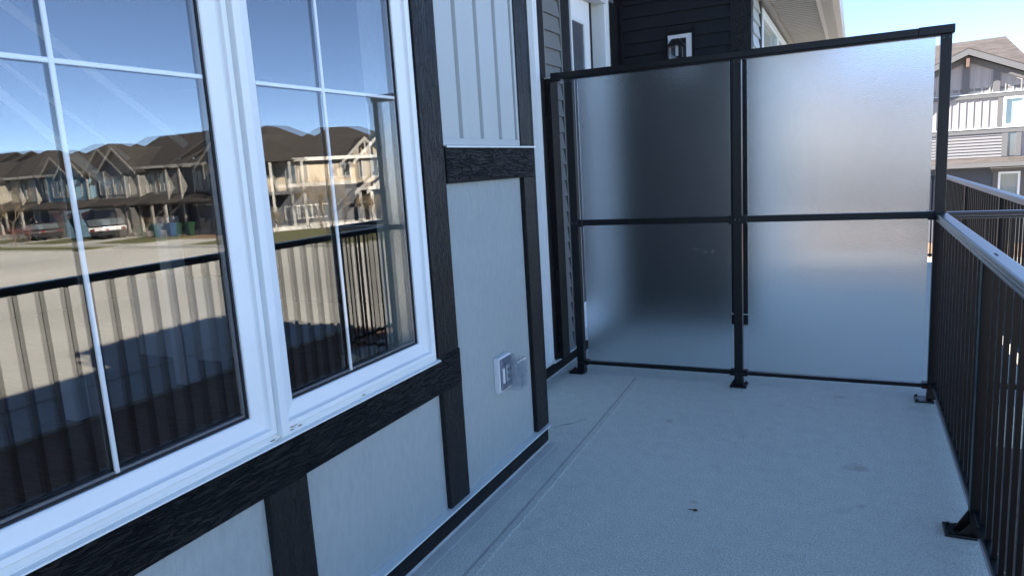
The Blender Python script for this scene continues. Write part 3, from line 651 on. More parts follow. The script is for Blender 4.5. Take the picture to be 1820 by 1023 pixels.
bm = bmesh.new(); prism(bm, [(-0.16, 3.01), (-0.16, 3.06), (-2.0, 3.9), (-2.0, 2.95)], YN - 0.05, 11.4, 'y'); done('eave_roof', bm, M['roof'], N)
# lantern on white block
LT = empty('wall_lantern', (-1.395, YN, 2.48), 'black glass lantern on a white block on the charcoal siding wall', 'lantern')
bx('mounting_frame', M['black_x'], LT, -1.5145, -1.500, YN - 0.014, YN + 0.02, 2.21, 2.60); 
bx('mounting_frame', M['black_x'], LT, -1.290, -1.2755, YN - 0.014, YN + 0.02, 2.21, 2.60)
bx('mounting_frame', M['black_x'], LT, -1.4995, -1.2905, YN - 0.014, YN + 0.02, 2.568, 2.60)
bx('mounting_block', M['plastic_white'], LT, -1.499, -1.291, YN - 0.010, YN + 0.02, 2.22, 2.5675, bevel=0.004)
bx('back_plate', M['alu'], LT, -1.466, -1.338, YN - 0.024, YN - 0.0105, 2.24, 2.532, bevel=0.004)
bm = bmesh.new(); prism(bm, [(-1.475, 2.46), (-1.335, 2.46), (-1.375, 2.515), (-1.435, 2.515)], YN - 0.14, YN - 0.0245, 'y'); done('lantern_roof', bm, M['alu'], LT)
bx('lantern_glass', M['clear'], LT, -1.458, -1.352, YN - 0.132, YN - 0.026, 2.26, 2.459)
for ax in (-1.462, -1.350):
    for ay in (YN - 0.136, YN - 0.03): bx('lantern_bar', M['alu'], LT, ax - 0.003, ax + 0.003, ay - 0.003, ay + 0.003, 2.25, 2.4595)
bx('bulb_socket', M['plastic_white'], LT, -1.415, -1.395, YN - 0.09, YN - 0.07, 2.38, 2.4595)
# ------------------------------------------------------------------ distant houses
def gable(bm, x0, x1, y0, y1, z0, z1, axis='x', over=0.45, th=0.16):
    """gabled roof slab; ridge along axis"""
    if axis == 'x':
        ym = (y0 + y1) / 2; s = (z1 - z0) / (ym - y0)
        prof = [(y0 - over, z0 - over * s), (ym, z1), (y1 + over, z0 - over * s), (y1 + over, z0 - over * s + th), (ym, z1 + th * 1.15), (y0 - over, z0 - over * s + th)]
        prism(bm, prof, x0 - over, x1 + over, 'x')
    else:
        xm = (x0 + x1) / 2; s = (z1 - z0) / (xm - x0)
        prof = [(x0 - over, z0 - over * s), (xm, z1), (x1 + over, z0 - over * s), (x1 + over, z0 - over * s + th), (xm, z1 + th * 1.15), (x0 - over, z0 - over * s + th)]
        prism(bm, prof, y0 - over, y1 + over, 'y')
def hip(bm, x0, x1, y0, y1, z0, z1, over=0.5):
    x0 -= over; x1 += over; y0 -= over; y1 += over
    w = x1 - x0; d = y1 - y0
    if w > d: r = ((x0 + d / 2, (y0 + y1) / 2), (x1 - d / 2, (y0 + y1) / 2))
    else: r = (((x0 + x1) / 2, y0 + w / 2), ((x0 + x1) / 2, y1 - w / 2))
    b = [bm.verts.new(p) for p in ((x0, y0, z0), (x1, y0, z0), (x1, y1, z0), (x0, y1, z0))]
    u = [bm.verts.new(p) for p in ((x0, y0, z0 + 0.14), (x1, y0, z0 + 0.14), (x1, y1, z0 + 0.14), (x0, y1, z0 + 0.14))]
    t = [bm.verts.new((r[0][0], r[0][1], z1)), bm.verts.new((r[1][0], r[1][1], z1))]
    bm.faces.new(b[::-1])
    for i in range(4): bm.faces.new([b[i], b[(i + 1) % 4], u[(i + 1) % 4], u[i]])
    if w > d: fs = ((0, 1, 't1', 't0'), (1, 2, 't1'), (2, 3, 't0', 't1'), (3, 0, 't0'))
    else: fs = ((0, 1, 't0'), (1, 2, 't1', 't0'), (2, 3, 't1'), (3, 0, 't0', 't1'))
    for f in fs: bm.faces.new([t[int(k[1])] if isinstance(k, str) else u[k] for k in f])
def win(parent, x0, x1, z0, z1, y=0.0, m_trim='trim_white', mid=True, face=-1):
    fr = bmesh.new(); t = 0.11; f = face
    ya, yb = sorted((y + f * 0.07, y - f * 0.02))
    B(fr, x0 - t, x0, ya, yb, z0 - t, z1 + t); B(fr, x1, x1 + t, ya, yb, z0 - t, z1 + t)
    B(fr, x0, x1, ya, yb, z0 - t, z0); B(fr, x0, x1, ya, yb, z1, z1 + t)
    if mid: B(fr, (x0 + x1) / 2 - 0.03, (x0 + x1) / 2 + 0.03, ya, yb - 0.01, z0, z1)
    w = done('window', fr, M[m_trim], parent)
    pa, pb = sorted((y + f * 0.012, y + f * 0.006))
    pane = bmesh.new(); B(pane, x0, x1, pa, pb, z0, z1); done('pane', pane, M['glass_house'], w)
    return w
M['glass_house'] = mat('house window glass', (0.09, 0.105, 0.115), 0.08, spec=0.9, var=0.3, vscale=0.8)
def house(loc, w, d, wallc, upc, label, rz=0, h=5.5, rh=8.2, roof='hip', gx=None, door=True, stone=None, porch=True, rm='roof', trim='trim_tan', garage=True):
    r = empty('house', loc, label, 'house', 'houses across the street', rz=rz, local=True)
    wallc = tuple(c * 0.7 for c in wallc); upc = tuple(c * 0.8 for c in upc)
    lo = lap('lower siding', wallc, 0.13); up = lap('upper siding', upc, 0.13)
    bx('lower_wall', lo, r, 0, w, 0, d, 0, 2.85); bx('upper_wall', up, r, 0.001, w - 0.001, 0.001, d, 2.851, h)
    bx('belt_board', M[trim], r, -0.02, w + 0.02, -0.03, d + 0.02, 2.78, 2.98)
    bm = bmesh.new()
    if roof == 'hip': hip(bm, 0, w, 0, d, h, rh)
    else: gable(bm, 0, w, 0, d, h, rh, 'x')
    done('roof', bm, M[rm], r)
    bx('eave_board', M[trim], r, -0.5, w + 0.5, -0.53, -0.505, h - 0.06, h + 0.15)
    for xx in (0, w): bx('corner_board', M[trim], r, xx - 0.07, xx + 0.07, -0.04, 0.1, 0, h)
    gx = gx or (w * 0.5, w * 0.95)
    # projecting gabled front bay
    gw0, gw1 = gx; gm = (gw0 + gw1) / 2
    bx('front_bay', up, r, gw0, gw1, -1.0, 0, 2.6, h)
    bm = bmesh.new(); prism(bm, [(gw0, h), (gw1, h), (gm, h + (gw1 - gw0) * 0.42)], -1.0, 0.1, 'y'); done('gable_wall', bm, M['shake'] if stone else up, r)
    bm = bmesh.new(); gable(bm, gw0, gw1, -1.05, d * 0.45, h, h + (gw1 - gw0) * 0.42, 'y', 0.4); done('gable_roof', bm, M[rm], r)
    bm = bmesh.new(); s = 0.84; o = 0.42
    prism(bm, [(gw0 - o, h - o * s - 0.1), (gw0 - o, h - o * s + 0.12), (gm, h + (gw1 - gw0) * 0.42 + 0.1), (gw1 + o, h - o * s + 0.12), (gw1 + o, h - o * s - 0.1), (gm, h + (gw1 - gw0) * 0.42 - 0.15)], -1.50, -1.46, 'y')
    done('barge_board', bm, M[trim], r)
    for xx in (gw0, gw1): bx('corner_board', M[trim], r, xx - 0.07, xx + 0.07, -1.04, -0.9, 2.6, h)
    win(r, gm - 0.95, gm + 0.95, 3.6, 4.9, -1.0, trim)
    wx = gw0 * 0.5 if gw0 > 2.2 else (gw1 + w) / 2
    win(r, wx - 0.5, wx + 0.5, 3.6, 4.9, 0, trim)
    if garage:
        bx('garage', lo, r, gw0 - 0.2, gw1 + 0.2, -2.2, 0, 0, 2.6)
        g = bx('garage_door', M['garage'], r, gm - 1.9 if gw1 - gw0 > 3.6 else gw0 + 0.1, gm + 1.9 if gw1 - gw0 > 3.6 else gw1 - 0.1, -2.24, -2.2, 0.05, 2.25)
        bx('garage_trim', M[trim], r, gw0 - 0.2, gw1 + 0.2, -2.26, -2.2, 2.27, 2.42)
        bm = bmesh.new(); prism(bm, [(-2.7, 2.5), (-2.7, 2.65), (0, 3.5), (0, 2.6)], gw0 - 0.5, gw1 + 0.5, 'x'); done('garage_roof', bm, M[rm], r)
    if porch:
        px0, px1 = (0.2, gw0 - 0.3) if gw0 > 2.2 else (gw1 + 0.4, w - 0.2)
        bx('porch_step', M['concrete'], r, px0, px1, -1.6, 0, 0, 0.3)
        for xx in (px0 + 0.1, px1 - 0.1): bx('porch_column', M[trim], r, xx - 0.1, xx + 0.1, -1.55, -1.35, 0.3, 2.5)
        bm = bmesh.new(); prism(bm, [(-1.9, 2.5), (-1.9, 2.66), (0, 3.3), (0, 2.6)], px0 - 0.2, px1 + 0.2, 'x'); done('porch_roof', bm, M[rm], r)
        bx('front_door', M['trim_dark'], r, (px0 + px1) / 2 - 0.45, (px0 + px1) / 2 + 0.45, -0.04, 0.0, 0.3, 2.4)
    return r
M['shake'] = lap('grey shake', (0.14, 0.14, 0.14), 0.2)
M['garage'] = lap('garage door', (0.10, 0.095, 0.09), 0.5)
dk = (0.055, 0.06, 0.07)
specs = [
 (38.2, 41.0, 8.6, dk, (0.16, 0.15, 0.13), 'grey garage house next to the cream and charcoal corner house', 'hip', 8.5, True),
 (47.8, 40.4, 8.4, (0.13, 0.12, 0.11), (0.20, 0.19, 0.17), 'grey shingled house with stone toned garage and wheelie bins in front', 'gable', 8.4, True),
 (57.4, 40.0, 8.2, (0.08, 0.17, 0.24), (0.10, 0.22, 0.30), 'blue sided two storey house with white trim across the street', 'hip', 8.3, False),
 (66.8, 39.8, 8.2, (0.11, 0.10, 0.09), (0.33, 0.29, 0.22), 'tan and brown house left of the blue house in the row', 'hip', 8.3, True),
 (76.2, 39.6, 8.2, dk, (0.15, 0.15, 0.155), 'dark grey gabled house two doors beyond the blue house', 'gable', 8.4, True),
 (85.8, 39.2, 8.2, (0.2, 0.17, 0.13), (0.3, 0.27, 0.21), 'beige house with brown roof far down the row', 'hip', 8.3, True),
 (95.4, 39.0, 8.4, dk, (0.2, 0.2, 0.2), 'charcoal and grey house far down the row past the beige one', 'gable', 8.5, True),
 (105.2, 38.6, 8.4, (0.12, 0.11, 0.1), (0.24, 0.22, 0.19), 'small looking taupe house near the far end of the row', 'hip', 8.4, True),
 (115.0, 38.2, 8.4, dk, (0.12, 0.13, 0.14), 'slate grey house second from the far end of the row', 'gable', 8.5, True),
 (125.0, 38.0, 8.4, (0.2, 0.17, 0.13), (0.28, 0.24, 0.2), 'last sandy coloured house at the far end of the row', 'hip', 8.4, True),
]
for i, (x, y, w, c1, c2, lb, rf, rh, st_) in enumerate(specs):
    flip = i % 2
    house((x, y, G), w, 11, c1, c2, lb, roof=rf, rh=rh, gx=[(w * 0.45, w * 0.97), (w * 0.03, w * 0.55), (w * 0.52, w * 0.98), (w * 0.05, w * 0.48)][(i * 3 + 1) % 4], stone=st_)
# corner house: long charcoal and cream side facing us
CH = empty('corner_house', (38.0, 42.2, G), 'cream and charcoal corner house with white trimmed gable porch beside a tan shrub', 'house', rz=math.radians(131), local=True)
# local x runs along the visible side towards +y; faces local +y... built facing local +y side outward
lo = lap('charcoal lap siding', (0.045, 0.05, 0.06), 0.14); up = lap('cream siding', (0.40, 0.32, 0.22), 0.2)
LX = 11.5; DY = 9.0
bx('lower_wall', lo, CH, 0, LX, -DY, 0, 0, 3.3); bx('upper_wall', up, CH, 0.001, LX - 0.001, -DY, -0.001, 3.301, 5.25)
bx('belt_board', M['trim_white'], CH, -0.03, LX + 0.03, -DY, 0.04, 3.22, 3.5)
bx('eave_board', M['trim_white'], CH, -0.5, LX + 0.5, 0.46, 0.52, 5.22, 5.5)
bm = bmesh.new(); hip(bm, 0, LX, -DY, 0, 5.3, 8.1); done('roof', bm, M['roof'], CH)
bx('foundation', M['concrete'], CH, -0.02, LX + 0.02, -DY, 0.02, -0.1, 0.35)
for xx in (0, LX): bx('corner_board', M['trim_white'], CH, xx - 0.1, xx + 0.1, -0.1, 0.05, 0, 5.25)
def gab(parent, x0, x1, zb, rise, y0, y1, wallm, legs=None):
    xm = (x0 + x1) / 2
    bm = bmesh.new(); prism(bm, [(x0, zb), (x1, zb), (xm, zb + rise)], y0, y1 - 0.25, 'y'); done('gable_wall', bm, wallm, parent)
    bm = bmesh.new(); gable(bm, x0, x1, y0, y1, zb, zb + rise, 'y', 0.35); done('gable_roof', bm, M['roof'], parent)
    s = rise / (xm - x0); o = 0.37
    bm = bmesh.new(); prism(bm, [(x0 - o, zb - o * s - 0.14), (x0 - o, zb - o * s + 0.16), (xm, zb + rise + 0.16), (x1 + o, zb - o * s + 0.16), (x1 + o, zb - o * s - 0.14), (xm, zb + rise - 0.16)], y1 + 0.355, y1 + 0.40, 'y'); done('barge_board', bm, M['trim_white'], parent)
    bx('tie_beam', M['trim_white'], parent, x0 - 0.2, x1 + 0.2, y1 + 0.30, y1 + 0.352, zb - 0.05, zb + 0.18)
    for k in (0.3, 0.5, 0.7):
        xx = x0 + (x1 - x0) * k; bx('gable_post', M['trim_white'], parent, xx - 0.07, xx + 0.07, y1 + 0.30, y1 + 0.352, zb + 0.181, zb + rise * (1 - abs(k - 0.5) * 2) - 0.1)
bx('upper_bay', up, CH, 5.9, 8.5, 0, 0.7, 3.3, 5.25); gab(CH, 5.6, 8.8, 5.25, 1.5, -3, 0.75, up)
gab(CH, 6.2, 9.2, 2.75, 1.15, 0, 1.9, up)
for xx in (6.3, 7.2, 8.1, 9.1): bx('porch_column', M['trim_white'], CH, xx - 0.12, xx + 0.12, 1.75, 1.99, 0, 2.75)
for xx in (5.98, 8.42): bx('corner_board', M['trim_white'], CH, xx - 0.08, xx + 0.08, 0.7, 0.76, 3.3, 5.25)
win(CH, 6.7, 7.7, 3.75, 5.0, 0.70, face=1); win(CH, 4.4, 5.0, 3.9, 5.0, 0, face=1)
win(CH, 0.7, 1.7, 0.8, 1.7, 0, face=1); win(CH, 2.1, 3.1, 0.8, 1.7, 0, face=1)
bx('balcony', M['trim_dark'], CH, -3.6, 1.2, 0.0, 2.2, 2.75, 3.0)
for xx in (-3.4, -1.2, 1.1): bx('balcony_column', M['trim_white'], CH, xx - 0.1, xx + 0.1, 2.0, 2.2, 0, 5.2)
win(CH, 0.3, 1.7, 3.4, 5.0, 0, face=1)
bm = bmesh.new(); prism(bm, [(-3.9, 5.25), (1.6, 5.25), (-1.15, 6.9)], -2, 2.3, 'y'); done('gable_roof', bm, M['roof'], CH)
bx('garage_wing', lo, CH, -4.2, 0.0, -6.0, 0.5, 0, 2.75)
bx('wing_wall', up, CH, -4.0, -0.001, -6.0, 0.3, 2.751, 5.25)
bx('fence_board', M['trim_white'], CH, -3.2, 12.8, 2.5, 2.56, -0.05, 0.35)

# garden strips and driveways in front of the row
def strip(name, x0, x1, y0, y1, m, z=0.06, kind='structure'):
    return bx(name, m, None, x0, x1, y0, y1, G - 0.2, G + z, kind=kind)
xs = [47.2, 56.6, 65.8, 75.2, 84.8, 94.4, 104.4, 114.4, 124]
for k, x in enumerate(xs):
    strip('lawn', x - 4.6, x + 0.9, 32.6, 37.6, M['grass'], 0.05 + 0.0005 * k)
    strip('driveway', x + 0.95, x + 4.75, 31.6, 38, M['concrete'], 0.02)
strip('far_pavement', 40, 130, 31.1, 32.5, M['concrete'], 0.045)
bx('lawn', M['grass'], None, 22.5, 36.5, 31.0, 42, G - 0.2, G + 0.04, kind='structure')
bx('far_kerb', M['concrete'], None, 21.8, 41, 30.2, 30.9, G - 0.2, G + 0.10, kind='structure')
bx('island_lawn', M['grass'], None, 43, 58, 29.2, 30.9, G - 0.2, G + 0.07, kind='structure')
# painted lane lines
for k, (a, b_) in enumerate(((20.2, 24.4), (21.6, 26.2))):
    bm = bmesh.new(); vs = [bm.verts.new(p) for p in ((11, a, G - 0.003), (60, a + 6, G - 0.003), (60, a + 6.14, G - 0.003), (11, a + 0.14, G - 0.003))]; bm.faces.new(vs)
    done('lane_line', bm, mat('faded road paint', (0.42, 0.41, 0.38), 0.8), kind='structure')

# cars
def car(loc, rz, col, label, suv=False):
    r = empty('parked_car', loc, label, 'car', 'cars parked in front of the row of houses', rz=rz, local=True)
    cm = mat('car paint', col, 0.25, spec=0.6, metal=0.2)
    L = 4.5; hw = 0.9; hs = 0.15 if suv else 0
    prof = [(-2.25, 0.35), (-2.25, 0.75 + hs), (-2.1, 0.88 + hs), (-1.25, 0.98 + hs), (1.7, 1.0 + hs), (2.15, 0.93 + hs), (2.25, 0.7), (2.25, 0.35)]
    bm = bmesh.new(); prism(bm, [(u, v) for u, v in prof], -hw, hw, 'y'); done('body', bm, cm, r, bevel=0.06)
    top = 1.7 if suv else 1.45
    cab = [(-1.2, 0.97 + hs), (-0.45, top - 0.04), (0.2, top), (1.2 if not suv else 1.8, top - 0.06), (1.85 if not suv else 2.1, 0.98 + hs)]
    bm = bmesh.new(); prism(bm, cab, -hw + 0.12, hw - 0.12, 'y'); done('cabin_glass', bm, M['glass_house'], r, bevel=0.05)
    bm = bmesh.new(); prism(bm, [(-0.5, top - 0.06), (0.2, top - 0.015), (1.2 if not suv else 1.8, top - 0.07), (1.2 if not suv else 1.8, top), (0.2, top + 0.035), (-0.5, top - 0.01)], -hw + 0.10, hw - 0.10, 'y'); done('car_roof', bm, cm, r)
    for sx in (-1.4, 1.38):
        for sy in (-1, 1):
            bm = bmesh.new(); cyl(bm, (sx, sy * (hw - 0.2), 0.34), (sx, sy * (hw + 0.01), 0.34), 0.34, 0.34, 18); wq = done('wheel', bm, M['rubber'], r)
            bm = bmesh.new(); cyl(bm, (sx, sy * (hw + 0.011), 0.34), (sx, sy * (hw + 0.02), 0.34), 0.2, 0.18, 12); done('rim', bm, M['steel'], wq)
    for sy in (-0.62, 0.62):
        bx('headlight', M['steel'], r, -2.27, -2.2, sy - 0.16, sy + 0.16, 0.68, 0.8 + hs / 2)
        bx('tail_light', mat('red lens', (0.09, 0.008, 0.008), 0.3), r, 2.2, 2.27, sy - 0.16, sy + 0.16, 0.7, 0.85 + hs / 2)
    return r
car((52.6, 36.8, G + 0.02), math.radians(200), (0.012, 0.012, 0.014), 'black sport utility vehicle parked side on before the grey houses', True)
car((72.2, 36.6, G + 0.02), math.radians(170), (0.02, 0.022, 0.028), 'dark saloon car parked on a driveway near the blue house')
car((79.5, 36.0, G + 0.02), math.radians(75), (0.2, 0.2, 0.21), 'silver car parked nose out at a driveway further left')
car((86.5, 35.8, G + 0.02), math.radians(110), (0.35, 0.36, 0.36), 'white car parked in the driveway of the beige house')
car((93.0, 31.5, G + 0.02), math.radians(175), (0.03, 0.03, 0.035), 'black car parked at the kerb by the far houses')
# wheelie bins
def bin_(loc, col, label, cat='bin'):
    r = empty('wheelie_bin', loc, label, cat, 'wheelie bins across the street', local=True)
    m = mat('bin plastic', col, 0.5)
    bm = bmesh.new(); vs = B(bm, -0.27, 0.27, -0.3, 0.3, 0.06, 0.98)
    for v in vs[:4]: v.co.x *= 0.78; v.co.y *= 0.75
    done('bin_body', bm, m, r, bevel=0.02)
    bm = bmesh.new(); prism(bm, [(-0.34, 0.985), (0.34, 0.985), (0.36, 1.03), (0.1, 1.10), (-0.34, 1.06)], -0.30, 0.30, 'x'); done('lid', bm, m, r)
    for sx in (-1, 1):
        bm = bmesh.new(); cyl(bm, (sx * 0.2, 0.26, 0.1), (sx * 0.27, 0.26, 0.1), 0.1, 0.1, 10); done('wheel', bm, M['rubber'], r)
bin_((43.6, 37.4, G + 0.02), (0.012, 0.045, 0.02), 'green wheelie bin, right hand one of the pair flanking the blue bin')
bin_((45.2, 37.0, G + 0.02), (0.02, 0.05, 0.12), 'blue wheelie bin standing between two green bins')
bin_((46.8, 36.8, G + 0.02), (0.015, 0.045, 0.02), 'green wheelie bin, left hand one of the pair flanking the blue bin')
bin_((62.0, 31.8, G + 0.02), (0.02, 0.09, 0.045), 'single green bin standing alone by the far left kerb')

# bare trees and shrubs
def tree(loc, h, r0, label, cat, spread=0.5, depth=5, twig=True, trunk=0.35, seed=1, tw='twig', many=1, leaf=0):
    rnd = random.Random(seed); r = empty('bare_tree' if many == 1 else 'shrub', loc, label, cat, local=True)
    tb = bmesh.new(); cb = bmesh.new()
    def grow(p, d, L, rad, k):
        q = p + d * L
        cyl(tb if k < 2 else cb, p, q, rad, rad * 0.65, 5 if k < 2 else 3, cap=False)
        if leaf and k >= depth - 2:
            for _ in range(leaf):
                c = p.lerp(q, rnd.random()) + Vector([rnd.uniform(-.08, .08) for _ in range(3)]); s = rnd.uniform(0.03, 0.07)
                n1 = Vector([rnd.uniform(-1, 1) for _ in range(3)]).normalized() * s; n2 = Vector([rnd.uniform(-1, 1) for _ in range(3)]).normalized() * s
                cb.faces.new([cb.verts.new(c), cb.verts.new(c + n1), cb.verts.new(c + n2)])
        if k >= depth: return
        for i in range(rnd.choice((2, 3, 3))):
            nd = (d + Vector((rnd.gauss(0, spread), rnd.gauss(0, spread), rnd.uniform(0.0, 0.35)))).normalized()
            grow(p.lerp(q, rnd.uniform(0.6, 1.0)), nd, L * rnd.uniform(0.62, 0.85), rad * 0.6, k + 1)
    for i in range(many):
        a = rnd.uniform(0, 6.3); b0 = Vector((math.cos(a), math.sin(a), 0)) * (0.0 if many == 1 else rnd.uniform(0, 0.9))
        grow(b0, (Vector((0, 0, 1)) + b0 * 0.35 + Vector((rnd.gauss(0, .05), rnd.gauss(0, .05), 0))).normalized(), h * trunk * rnd.uniform(0.8, 1.1), r0, 0)
    done('trunk', tb, M['bark'], r); done('crown', cb, M[tw], r)
tree((33.4, 42.0, G), 4.6, 0.05, 'tall tan leafless shrub in front of the charcoal siding wall', 'shrub', 0.28, 5, trunk=0.30, seed=4, many=8, leaf=2)
tree((36.6, 39.2, G), 2.2, 0.03, 'low dry grassy bush by the corner house kerb', 'shrub', 0.3, 4, trunk=0.3, seed=9, many=8, leaf=2)
tree((30.6, 44.5, G), 3.4, 0.04, 'second tan shrub close to the white porch columns', 'shrub', 0.32, 5, trunk=0.28, seed=14, many=6, leaf=2)
M['red_twig'] = mat('reddish twigs', (0.13, 0.05, 0.04), 0.9)
tree((50.6, 33.2, G), 3.2, 0.05, 'small reddish bare tree on the lawn strip beside the black car', 'tree', 0.45, 5, seed=5, tw='red_twig')
tree((56.0, 31.5, G), 4.2, 0.06, 'bare grey brown tree on the lawn before the blue house', 'tree', 0.5, 6, seed=6)
tree((84.0, 34.5, G), 4.5, 0.07, 'thin bare tree between driveways far down the row', 'tree', 0.45, 5, seed=8)
car((60.8, 36.4, G + 0.02), math.radians(195), (0.014, 0.010, 0.010), 'black saloon car parked tail first near the blue house garage')
car((99.0, 36.2, G + 0.02), math.radians(95), (0.6, 0.6, 0.6), 'small white car furthest along the row of houses')
tree((58.5, 33.6, G), 2.0, 0.03, 'dark bushy bare shrub on the lawn strip before the blue house', 'shrub', 0.34, 4, trunk=0.3, seed=21, many=8, leaf=1, tw='red_twig')
tree((43.2, 34.6, G), 2.6, 0.04, 'young bare sapling at the lawn edge near the wheelie bins', 'tree', 0.4, 5, seed=23)
bx('utility_box', M['outlet_grey'], None, 57.4, 58.9, 30.0, 31.0, G, G + 0.9, bevel=0.03, label='pale grey utility box on the grass strip by the bare tree', cat='utility box')

# ------------------------------------------------------------------ gabled house seen directly, right of the screen
RH = empty('gabled_house', (1.0, 30.0, G), 'white board and batten gabled house with brown shingle roof at the right edge', 'house', rz=math.radians(-4.0), local=True)
M['rh_white'] = mat('warm white siding', (0.28, 0.268, 0.272), 0.6)
M['rh_grey'] = mat('light grey lap siding', (0.155, 0.152, 0.16), 0.6)
M['rh_blue'] = lap('slate blue lap siding', (0.075, 0.085, 0.105), 0.11)
M['rh_trim'] = mat('grey trim board', (0.10, 0.10, 0.105), 0.6)
Zu = lambda z: z - G
# local x = world x - 1.0 ; front plane local y=0
bx('lower_wall', M['rh_blue'], RH, -5, 9, 0.35, 11, 0, Zu(0.62)); bx('upper_wall', M['rh_white'], RH, -5, 9, 0, 11, Zu(0.9), Zu(3.30))
bm = bmesh.new(); prism(bm, [(-0.26, Zu(3.2)), (5.16, Zu(3.2)), (2.45, Zu(4.42))], 0.0, 0.3, 'y'); done('gable_wall', bm, M['rh_white'], RH)
# lower lap siding rows, one piece each
zr = Zu(0.93); f = None
while zr < Zu(1.72):
    if f is None:
        bm = bmesh.new(); prism(bm, [(0.0, 0), (-0.035, 0), (-0.035, 0.01), (-0.006, 0.108), (0.0, 0.108)], -5, 3.55, 'x'); f = done('siding_plank', bm, M['rh_grey'], RH); f.location.z = zr
    else: c = f.copy(); COL.objects.link(c); c.location.z = zr
    zr += 0.105
bx('trim_board', M['rh_trim'], RH, 3.551, 3.72, -0.05, 0, Zu(0.93), Zu(1.74)); bx('trim_board', M['rh_trim'], RH, 3.95, 4.1, -0.05, 0, Zu(0.93), Zu(1.74))
bx('dark_window', M['glass_house'], RH, 3.721, 3.949, -0.03, 0, Zu(0.95), Zu(1.72))
bx('belt_board', M['rh_trim'], RH, -5, 9, -0.06, 0, Zu(1.745), Zu(1.90)); bx('belt_flashing', M['drip'], RH, -5, 9, -0.08, 0, Zu(1.901), Zu(1.925))
bx('belt_board', M['rh_trim'], RH, -5, 9, -0.06, 0, Zu(2.95), Zu(3.09)); bx('belt_flashing', M['drip'], RH, -5, 9, -0.075, 0, Zu(3.091), Zu(3.11))
x = -4.9; f = None
while x < 8.8:
    if not (3.15 < x < 4.35):
        if f is None: f = bx('batten', M['rh_white'], RH, x, x + 0.045, -0.014, 0, Zu(1.926), Zu(2.949)); b0 = x; base = f.location.copy()
        else: dup_mesh(f, RH, base + Vector((x - b0, 0, 0)))
    x += 0.222
x = -2.0
while x < 7.0:
    zt = Zu(4.42) - abs(x + 0.02 - 2.45) * 0.45 - 0.2
    if zt > Zu(3.15) and not (2.25 < x < 2.6) : bx('batten', M['rh_white'], RH, x, x + 0.045, -0.014, 0, Zu(3.111), zt)
    x += 0.222
bx('trim_board', M['rh_trim'], RH, 2.33, 2.53, -0.055, 0, Zu(3.111), Zu(4.22)); bx('trim_board', M['rh_trim'], RH, 3.22, 3.42, -0.055, 0, Zu(3.111), Zu(3.84))
bx('gable_bracket', mat('raw brown bracket', (0.13, 0.08, 0.06), 0.7), RH, 2.40, 2.49, -0.45, -0.056, Zu(4.02), Zu(4.30))
# rake boards and roof
def rake(x0, z0, x1, z1, h_, y0, y1, nm, m):
    bm = bmesh.new(); prism(bm, [(x0, z0), (x1, z1), (x1, z1 + h_), (x0, z0 + h_)], y0, y1, 'y'); done(nm, bm, m, RH)
pk = (2.45, Zu(4.42)); sl_ = 0.45
rake(-1.15, pk[1] - 3.6 * sl_ - 0.20, pk[0], pk[1] - 0.20, 0.20, -0.07, 0.0, 'frieze_board', M['rh_trim']); rake(pk[0], pk[1] - 0.20, 6.05, pk[1] - 3.6 * sl_ - 0.20, 0.20, -0.07, 0.0, 'frieze_board', M['rh_trim'])
OV = -0.40
rake(-1.35, pk[1] - 3.8 * sl_, pk[0], pk[1], 0.20, OV - 0.03, OV, 'barge_board', M['rh_trim']); rake(pk[0], pk[1], 6.25, pk[1] - 3.8 * sl_, 0.20, OV - 0.03, OV, 'barge_board', M['rh_trim'])
rake(-1.35, pk[1] - 3.8 * sl_ + 0.02, pk[0], pk[1] + 0.02, 0.21, OV + 0.001, 7, 'roof_slope', M['roof']); rake(pk[0], pk[1] + 0.02, 6.25, pk[1] - 3.8 * sl_ + 0.02, 0.21, OV + 0.001, 7, 'roof_slope', M['roof'])
bm = bmesh.new()
q = [(-5.5, 2.5, Zu(3.9)), (5.0, 2.5, Zu(3.7)), (5.2, 11.5, Zu(3.6)), (-5.5, 11.5, Zu(3.6)), (3.98, 6.0, Zu(5.62)), (-4.8, 6.0, Zu(5.48))]
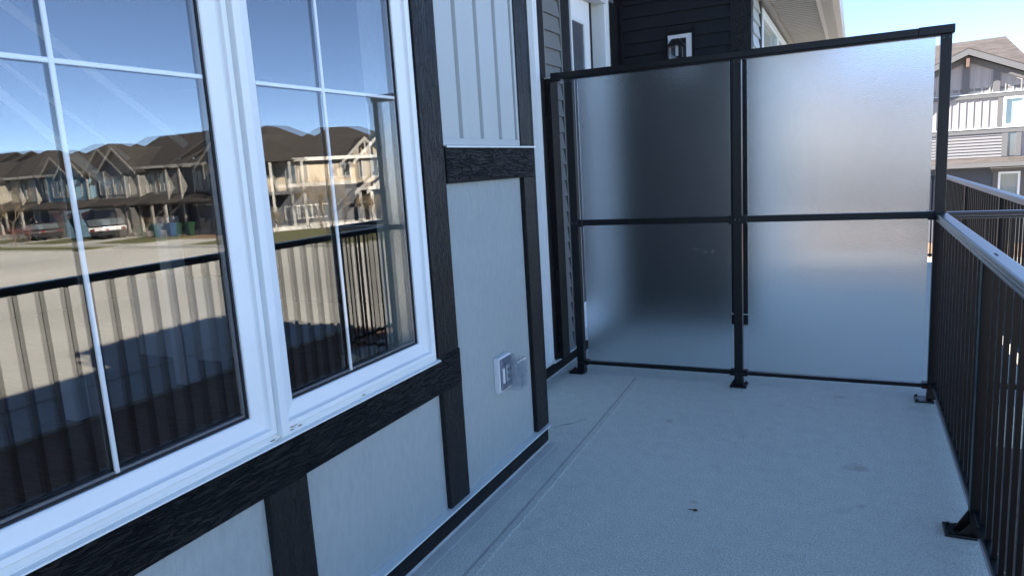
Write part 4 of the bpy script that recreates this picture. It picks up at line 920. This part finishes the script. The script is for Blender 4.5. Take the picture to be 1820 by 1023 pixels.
vs = [bm.verts.new(p) for p in q]; bm.faces.new([vs[0], vs[1], vs[4], vs[5]]); bm.faces.new([vs[1], vs[2], vs[4]]); bm.faces.new([vs[2], vs[3], vs[5], vs[4]]); bm.faces.new([vs[3], vs[0], vs[5]]); bm.faces.new([vs[3], vs[2], vs[1], vs[0]])
done('main_roof', bm, M['roof_red'], RH)
# skirt roof over the lower storey
bm = bmesh.new(); prism(bm, [(-0.55, Zu(0.70)), (-0.55, Zu(0.76)), (0.02, Zu(0.93)), (0.02, Zu(0.66))], -5.2, 9, 'x'); done('skirt_roof', bm, M['roof_red'], RH)
bx('skirt_fascia', M['rh_trim'], RH, -5.2, 9, -0.57, -0.551, Zu(0.60), Zu(0.75))
def rwin(x0, x1, z0, z1, y, tr=0.2, head=True):
    if tr:
        bx('casing', M['rh_trim'], RH, x0 - 0.07 - tr, x0 - 0.07, y - 0.05, y, z0 - 0.07, z1 + 0.07); bx('casing', M['rh_trim'], RH, x1 + 0.07, x1 + 0.07 + tr, y - 0.05, y, z0 - 0.07, z1 + 0.07)
    fr = bmesh.new(); t = 0.07; B(fr, x0 - t, x0, y - 0.06, y, z0 - t, z1 + t); B(fr, x1, x1 + t, y - 0.06, y, z0 - t, z1 + t); B(fr, x0, x1, y - 0.06, y, z0 - t, z0); B(fr, x0, x1, y - 0.06, y, z1, z1 + t)
    w = done('window', fr, M['vinyl'], RH)
    bx('blind', M['blind'], w, x0, x1, y - 0.012, y - 0.008, z0, z1); bx('pane', M['glass_far'], w, x0, x1, y - 0.035, y - 0.03, z0, z1)
rwin(3.62, 4.10, Zu(2.02), Zu(2.86), 0.0, 0.17)
rwin(3.60, 4.10, Zu(-0.45), Zu(0.32), 0.35, 0.16)
bx('window_head', M['rh_trim'], RH, 3.30, 4.40, 0.30, 0.35, Zu(0.40), Zu(0.52)); bx('head_flashing', M['drip'], RH, 3.28, 4.42, 0.285, 0.35, Zu(0.521), Zu(0.54))
bx('downpipe', M['drip'], RH, 4.55, 4.63, 0.2, 0.28, 0, Zu(0.45)); bx('trim_board', M['rh_trim'], RH, 4.34, 4.50, 0.28, 0.35, 0, Zu(0.60))
bx('front_path', M['concrete'], None, -6, 14, 24.5, 26.0, G - 0.1, G + 0.03, kind='structure')
